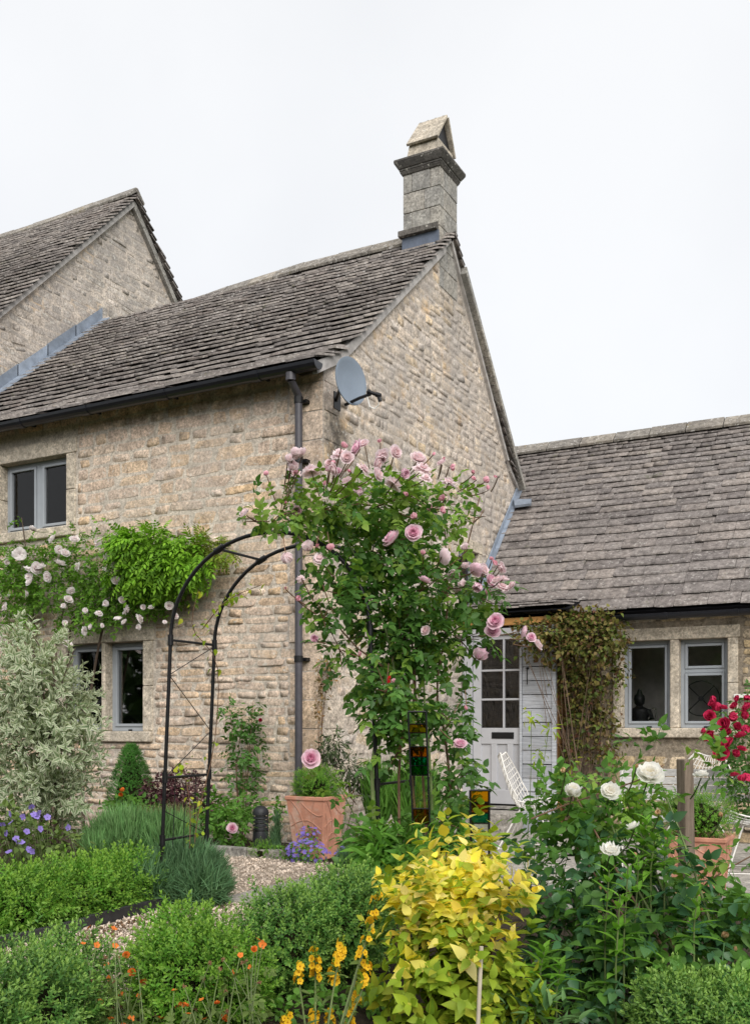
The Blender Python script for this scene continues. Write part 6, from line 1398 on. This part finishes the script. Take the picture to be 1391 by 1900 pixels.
for pth in ([(1280, 1740), (1300, 1650), (1391, 1590)], [(1100, 1760), (1160, 1740), (1210, 1715)], [(1060, 1830), (1090, 1870), (1130, 1900)], [(985, 1520), (1060, 1490), (1180, 1450), (1230, 1420)], [(1300, 1700), (1360, 1780), (1391, 1800)]):
    MB().tube(smooth_path([P(x, y, 4.12) for x, y in pth], 8), .004, .003, 6).build('cane', M_RSTEM, wrb, True)
ph = thing('phlox', 'upright fresh green phlox shoots with paired leaves among the white rose', 'plant', (4.1, -4.3, 0))
for (x, y0, y1, D) in [(1165, 1740, 1605, 3.66), (1130, 1730, 1615, 3.68), (1185, 1720, 1590, 3.72), (1150, 1790, 1660, 3.6), (1295, 1720, 1650, 3.7), (1240, 1600, 1545, 3.9), (1215, 1610, 1550, 3.9), (1200, 1580, 1520, 3.95), (1010, 1800, 1760, 3.6), (1040, 1840, 1790, 3.6), (1000, 1880, 1840, 3.5)]:
    A, B = P(x - 8, y0, D), P(x, y1, D); A0 = np.array([A[0], A[1], .02]); MB().tube([A0, A, B], .004, .0025, 6).build('stem', M_GSTEM, ph, True)
    n_ = 9; q_ = np.repeat((A + (B - A) * np.linspace(-.3, .95, n_)[:, None]), 2, 0); a = np.repeat(np.arange(n_) * 1.57, 2) + np.tile([0, math.pi], n_); tt = np.repeat(np.linspace(0, 1, n_), 2)
    d = norm(np.c_[np.cos(a), np.sin(a), .25 + tt]); pieces(ph, 'leaf', LEAF_LAN, r_.integers(0, 4, 2 * n_), q_, frames(d, norm(UPV - d * .3)), .115 * (1 - .4 * tt), L_PHLOX, 18, None, True)
leafy('lower_planting', 'tangle of mid green leaves at the right edge below the white rose', 'plant', [ell(1340, 1830, 80, 50, 3.7, .2), ell(1250, 1820, 60, 50, 3.7, .2), ell(1370, 1700, 40, 60, 3.9, .15)], 380, LEAF_OV, L_MID, .06, r_, 90, .5)
leafy('grey_leaved_plant', 'pale grey green pointed leaves at the bottom edge beside the golden shrub', 'plant', [ell(990, 1880, 70, 40, 3.4, .15), ell(1040, 1900, 60, 35, 3.4, .15)], 90, LEAF_LAN, leaf_mat('glaucous_leaf', [(.09, .19, .06), (.13, .23, .08), (.07, .16, .05)], None, .25, .5, .3), .07, r_, 80, .5, .9, -.2)
leafy('budding_plant', 'thin tall green stems with small buds in front of the grey boards', 'plant', [ell(985, 1330, 20, 20, 8.2, .1), ell(1020, 1350, 20, 24, 8.2, .1), ell(1000, 1400, 20, 30, 8.2, .1), ell(1060, 1420, 22, 26, 7.6, .1)], 70, LEAF_LAN, L_LIME, .07, r_, 60, .6, stem=M_GSTEM, stem_r=.005)

# ---- stake, glass stakes
sk = P(1277, 1560, 4.75); sk[2] = float(ground_z(sk[0], sk[1])); stp = P(1270, 1409, 4.75)
m = MB(); ax_ = stp - sk; u1 = norm(np.array([.8, -.6, 0])) * .058; u2 = norm(np.array([.6, .8, 0])) * .058; m.obox(sk - (u1 + u2) / 2 - (0, 0, .1), u1, u2, ax_ + (0, 0, .1))
tag(m.build('wooden_stake', M_STAKE, bevel=.005), 'square weathered wooden stake rising through the white rose bush', 'post')
def glass_stake(label, x0, x1, xb0, xb1, yt, yb, D, panes):
    o = thing('glass_stake', label, 'garden ornament', np.r_[P((xb0 + xb1) / 2, yb, D)[:2], 0]); A, B, C, E = P(x0, yt, D), P(x1, yt, D), P(xb0, yb, D), P(xb1, yb, D); r0 = .0055
    for a, b in ((A, C), (B, E)): g_ = b + (b - a) / np.linalg.norm(b - a) * ((b[2]) / max((a - b)[2], .01)) * np.linalg.norm(b - a); MB().tube([a, g_], r0, k=6).build('frame_rod', M_BLACK, o)
    MB().tube([A, B], r0, k=6).build('frame_rod', M_BLACK, o)
    for (y0, y1, mt) in panes:
        t0, t1 = (y0 - yt) / (yb - yt), (y1 - yt) / (yb - yt); q_ = [A + (C - A) * t0, B + (E - B) * t0, B + (E - B) * t1, A + (C - A) * t1]; mid = sum(q_) / 4; q_ = [mid + (v - mid) * .94 for v in q_]
        MB().prism(q_, -FWD * .004).build('glass_pane', mt, o); MB().tube([A + (C - A) * t1, B + (E - B) * t1], .0035, k=5).build('cross_bar', M_BLACK, o)
    return o
GC = glass_mat('clear_garden_glass', (.86, .9, .84)); GY = glass_mat('yellow_glass', (.85, .55, .02)); GA = glass_mat('amber_glass', (.55, .30, .02)); GT = glass_mat('teal_glass', (.02, .42, .26)); GG = glass_mat('green_glass', (.03, .36, .08)); GR = glass_mat('red_glass', (.7, .02, .03))
glass_stake('tall leaded garden stake of coloured glass panes below the pink rose', 757, 790, 766, 797, 1321, 1536, 5.08, [(1321, 1344, GC), (1344, 1360, GY), (1360, 1386, GC), (1386, 1405, GA), (1405, 1421, GT), (1421, 1439, GG), (1439, 1501, GC), (1501, 1530, GA)])
glass_stake('short leaded garden stake of coloured glass behind the golden shrub', 872, 907, 873, 907, 1467, 1545, 4.3, [(1467, 1489, GY), (1489, 1509, GA), (1509, 1528, GT), (1528, 1545, GC)])
rq = P(719, 1262, 5.25); m = MB(); m.prism([rq + RGT * -.016, rq + UPV * .032 + RGT * .016, rq - UPV * .032 + RGT * .016], FWD * .006)
tag(m.build('red_glass_piece', plain('ruby_glass', (.45, .01, .015), .15, .5), bevel=.001), 'small red glass triangle hanging among the pink rose leaves', 'ornament')

# ---- bronzed creeper on the wing, crimson rose at the right edge
r_ = np.random.default_rng(91)
vn = thing('bronzed_creeper', 'brown and green creeper covering the porch corner and the wing wall', 'climber', (1.6, 3.5, -.15))
VB_ = [wel(1060, 1190, 95, 55, 3.15, .28), wel(1000, 1175, 50, 28, 2.95, .18, .8), wel(975, 1160, 36, 12, 2.9, .1, .5), wel(1120, 1180, 50, 55, 3.3, .2), wel(1085, 1260, 60, 50, 3.35, .2), wel(1105, 1330, 45, 60, 3.45, .14, .9), wel(1060, 1320, 30, 40, 3.4, .12, .6), wel(1070, 1390, 40, 30, 3.45, .12, .5), wel(1150, 1250, 22, 50, 3.45, .1, .6), wel(1075, 1145, 70, 20, 3.2, .15, .7), wel(1125, 1400, 35, 40, 3.45, .12, .6)]
p, o_ = crown(VB_, 5200, r_, .7); p[:, 1] = np.minimum(p[:, 1], 3.62)
pieces(vn, 'leaf', LEAF_SM + LEAF_RND, r_.integers(0, 8, len(p)), p, orient(o_, r_, .5, .8, .3), r_.uniform(.035, .075, len(p)), L_VINE, 200, -np.linalg.norm(p - CAM, axis=1), True, 'foliage')
tws = [(np.array([1.35 + r_.normal(0, .12), 3.55 + r_.normal(0, .04), -.15]), b['c'] + np.einsum('i,ij->j', norm(r_.normal(size=3)) * .8, b['a'])) for b in VB_ for _ in range(4)]
stems(vn, 'twig', tws, .006, .002, plain('dry_twig', (.17, .12, .085), .9, .1, 0, .35, 15, .2), .04, 4, 'stuff', 6)
for dx_ in (-.1, .05, .2): MB().tube(smooth_path([(1.4 + dx_, 3.52, -.15), (1.35 + dx_ * 1.5, 3.45, 1.0), (1.3 + dx_ * 2, 3.3, 1.9)], 9), .014, .006, 6).build('stem', M_BARK, vn, True)
rr = leafy('crimson_rose', 'crimson climbing rose against the wing wall at the right edge', 'rose bush', [ell(1375, 1380, 40, 70, 8.6, .25), ell(1385, 1460, 40, 60, 8.6, .25), ell(1345, 1350, 30, 40, 8.6, .2, .7), ell(1390, 1310, 30, 30, 8.6, .2, .6)], 420, ROSEL, L_ROSE, .12, r_, 100, .5, stem=M_RSTEM, base=P(1420, 1500, 8.9))
b1 = blooms(rr, 'bloom', LOOSE + CUPS, [(1330, 1320, 32), (1352, 1328, 32), (1375, 1330, 28), (1328, 1300, 24), (1345, 1345, 32), (1310, 1362, 28), (1350, 1385, 38), (1338, 1400, 34), (1366, 1352, 26), (1388, 1315, 28), (1375, 1368, 28), (1381, 1450, 30), (1365, 1440, 24), (1316, 1330, 26), (1384, 1345, 30), (1360, 1400, 26), (1322, 1308, 20), (1340, 1316, 22), (1362, 1312, 20), (1300, 1358, 20), (1326, 1372, 22), (1350, 1362, 24), (1374, 1392, 22), (1386, 1290, 22), (1369, 1298, 18), (1388, 1440, 24)], lambda a, b: P(a, b, 8.2), F_RED, r_, (.45, .4, .7), .76)
calyx(rr, b1, M_RSTEM, lambda p: p + np.array([.0, .3, -.05]), r_)
blooms(bpy.data.objects['low_rose'], 'bloom', ENG, [(431, 1538, 18)], lambda a, b: P(a, b, 8.45), F_PINK, r_, (.8, .3, .2), 1.1)
blooms(bpy.data.objects['wall_rose'], 'bud', CUPS, [(483, 1337, 9)], lambda a, b: P(a, b, 9.1), F_RED, r_, (.8, .3, .2), 1.1)
ok_ = thing('red_hot_flower', 'small orange flower spike in front of the box cone', 'flower', G(226, 1560))
fk = P(226, 1471, 8.6); kb_ = np.array([fk[0], fk[1], 0]); MB().tube([kb_, fk], .004, .003, 5).build('stem', M_GSTEM, ok_); blooms(ok_, 'bloom', CUPS, [(226, 1470, 9), (225, 1475, 9), (227, 1466, 7)], lambda a, b: P(a, b, 8.55), F_ORNG, r_, (.3, .5, .5), 1.2)

# ---- white wire garden furniture on the patio
def wire_chair(label, base, yaw, dup_of=None):
    if dup_of is not None:
        rt = dup_of.copy(); COL.objects.link(rt)
        for c_ in list(dup_of.children): d_ = c_.copy(); COL.objects.link(d_); d_.parent = rt
        rt['label'] = label; rt.location = base; rt.rotation_euler = (0, 0, yaw); return rt
    o = thing('wire_chair', label, 'chair', (0, 0, 0), 'white wire chairs on the patio'); ORG[o.name] = np.zeros(3)
    def S(a, t):                                  # shell: a -1..1 across, t 0 front edge .. 1 top of back
        w_ = .27 + .06 * math.sin(math.pi * t) - .12 * max(0, t - .7) / .3; y = -.24 + .42 * min(t / .5, 1) + .16 * max(0, t - .5) / .5; z = .43 - .05 * math.sin(math.pi * min(t / .5, 1)) + .5 * max(0, t - .42) / .58
        c = a * a; return np.array([a * w_, y - .05 * c * (t > .45), z + .11 * c * (1 - .55 * max(0, t - .5) / .5)])
    for i in range(15):
        a = -1 + 2 * i / 14; MB().tube([S(a, t) for t in np.linspace(0, 1, 14)], .0045 if 0 < i < 14 else .008, k=5).build('wire', M_WHITEM, o, True)
    for j in range(15):
        t = j / 14; MB().tube([S(a, t) for a in np.linspace(-1, 1, 10)], .0045 if 0 < j < 14 else .008, k=5).build('wire', M_WHITEM, o, True)
    for sx_ in (-1, 1):
        for (y0, y1) in ((-.17, -.26), (.16, .30)): MB().tube([(sx_ * .12, y0 * .6, .40), (sx_ * .25, y1, .0)], .008, k=6).build('leg', M_WHITEM, o, True)
        MB().tube([(sx_ * .25, -.26, .008), (sx_ * .25, .30, .008)], .006, k=5).build('runner', M_WHITEM, o, True)
    o.location = base; o.rotation_euler = (0, 0, yaw); return o
g1 = P(985, 1565, 10.2); g1[2] = -.15
wc1 = wire_chair('white wire chair turned towards the right in front of the grey boards', tuple(g1), R(100))
g2 = P(1288, 1500, 10.4); g2[2] = -.15; wire_chair('white wire chair behind the wooden stake facing the camera', tuple(g2), R(-20), wc1)
g3 = P(1395, 1560, 8.6); g3[2] = -.15; wire_chair('white wire chair at the right edge under the crimson rose', tuple(g3), R(-70), wc1)
bn = P(1175, 1540, 8.9); bn[2] = -.15
bench = thing('garden_bench', 'white weathered wooden bench with scrolled iron ends half hidden by the white rose', 'bench', bn)
yb_ = R(14); ex = np.array([math.cos(yb_), math.sin(yb_), 0]); ey = np.array([-math.sin(yb_), math.cos(yb_), 0])
def bbx(x0, x1, y0, y1, z0, z1): return MB().obox(bn + ex * x0 + ey * y0 + UPV * z0, ex * (x1 - x0), ey * (y1 - y0), UPV * (z1 - z0))
for i in range(4): bbx(-.12, 1.05, .20 + .012 * i, .225 + .012 * i, .58 + .073 * i, .645 + .073 * i).build('back_slat', M_WHITEW, bench, bevel=.004)
for i in range(4): bbx(-.12, 1.05, -.22 + .1 * i, -.13 + .1 * i, .42, .445).build('seat_slat', M_WHITEW, bench, bevel=.004)
for xx in (-.10, 1.02):
    f = lambda y, z: bn + ex * xx + ey * y + UPV * z
    for pth in ([(-.24, 0), (-.20, .2), (-.22, .42)], [(.26, 0), (.20, .25), (.20, .5), (.25, .88)], [(-.22, .42), (-.26, .55), (-.15, .64), (.05, .62), (.2, .66)], [(-.1, .1), (0, .22), (.1, .1), (0, .02), (-.08, .08)], [(-.15, .4), (-.05, .28), (.08, .30), (.12, .4)]):
        MB().tube(smooth_path([f(*q_) for q_ in pth], 12), .011, k=6).build('bench_end', M_WHITEM, bench, True)
for (px, py, D, s_) in [(1160, 1500, 8.0, .05)]:
    c_ = P(px, py, D); MB().lathe(c_ - UPV * .05, [(.035, 0), (.055, .10), (.06, .10), (.06, .12), (.05, .12)], 14)
fp_ = bn + ex * .05 - ey * .05 + UPV * .4455
pt = thing('small_flower_pot', 'small terracotta flower pot standing on the white bench seat', 'plant pot', fp_); MB().lathe(fp_, [(.045, 0), (.065, .10), (.072, .10), (.072, .125), (.062, .125), (.058, .10)], 16).build('pot_body', M_TERRA, pt, True); MB().lathe(fp_ + (0, 0, .09), [(.056, 0), (.056, .012)], 12).build('soil', M_SOIL, pt)

# ---- trees of the garden behind the photographer, seen only as reflections
r_ = np.random.default_rng(99); n = 9000
p = np.c_[r_.uniform(-26, 26, n), -24 + r_.normal(0, 2.0, n), r_.random(n) ** .8 * 8]; p[:, 2] *= .75 + .25 * np.sin(p[:, 0] * .45 + 1.3 * np.sin(p[:, 0] * .17))
wd = link('woodland', bpy.data.meshes.new('tmp'), None); bpy.data.objects.remove(wd)
wroot = tag(MB().box(-26, 26, -28.5, -27.5, -.1, 5.5).build('woodland', leaf_mat('distant_foliage_mass', [(.03, .05, .02), (.04, .06, .02)], None, 0, .8, .1)), kind='stuff')
pieces(wroot, 'foliage', LEAF_OV, r_.integers(0, 4, n), p, orient(norm(r_.normal(size=(n, 3))), r_), r_.uniform(.5, 1.0, n), leaf_mat('distant_leaf', [(.03, .06, .018), (.05, .09, .025)], None, .2, .6, .2), 0)
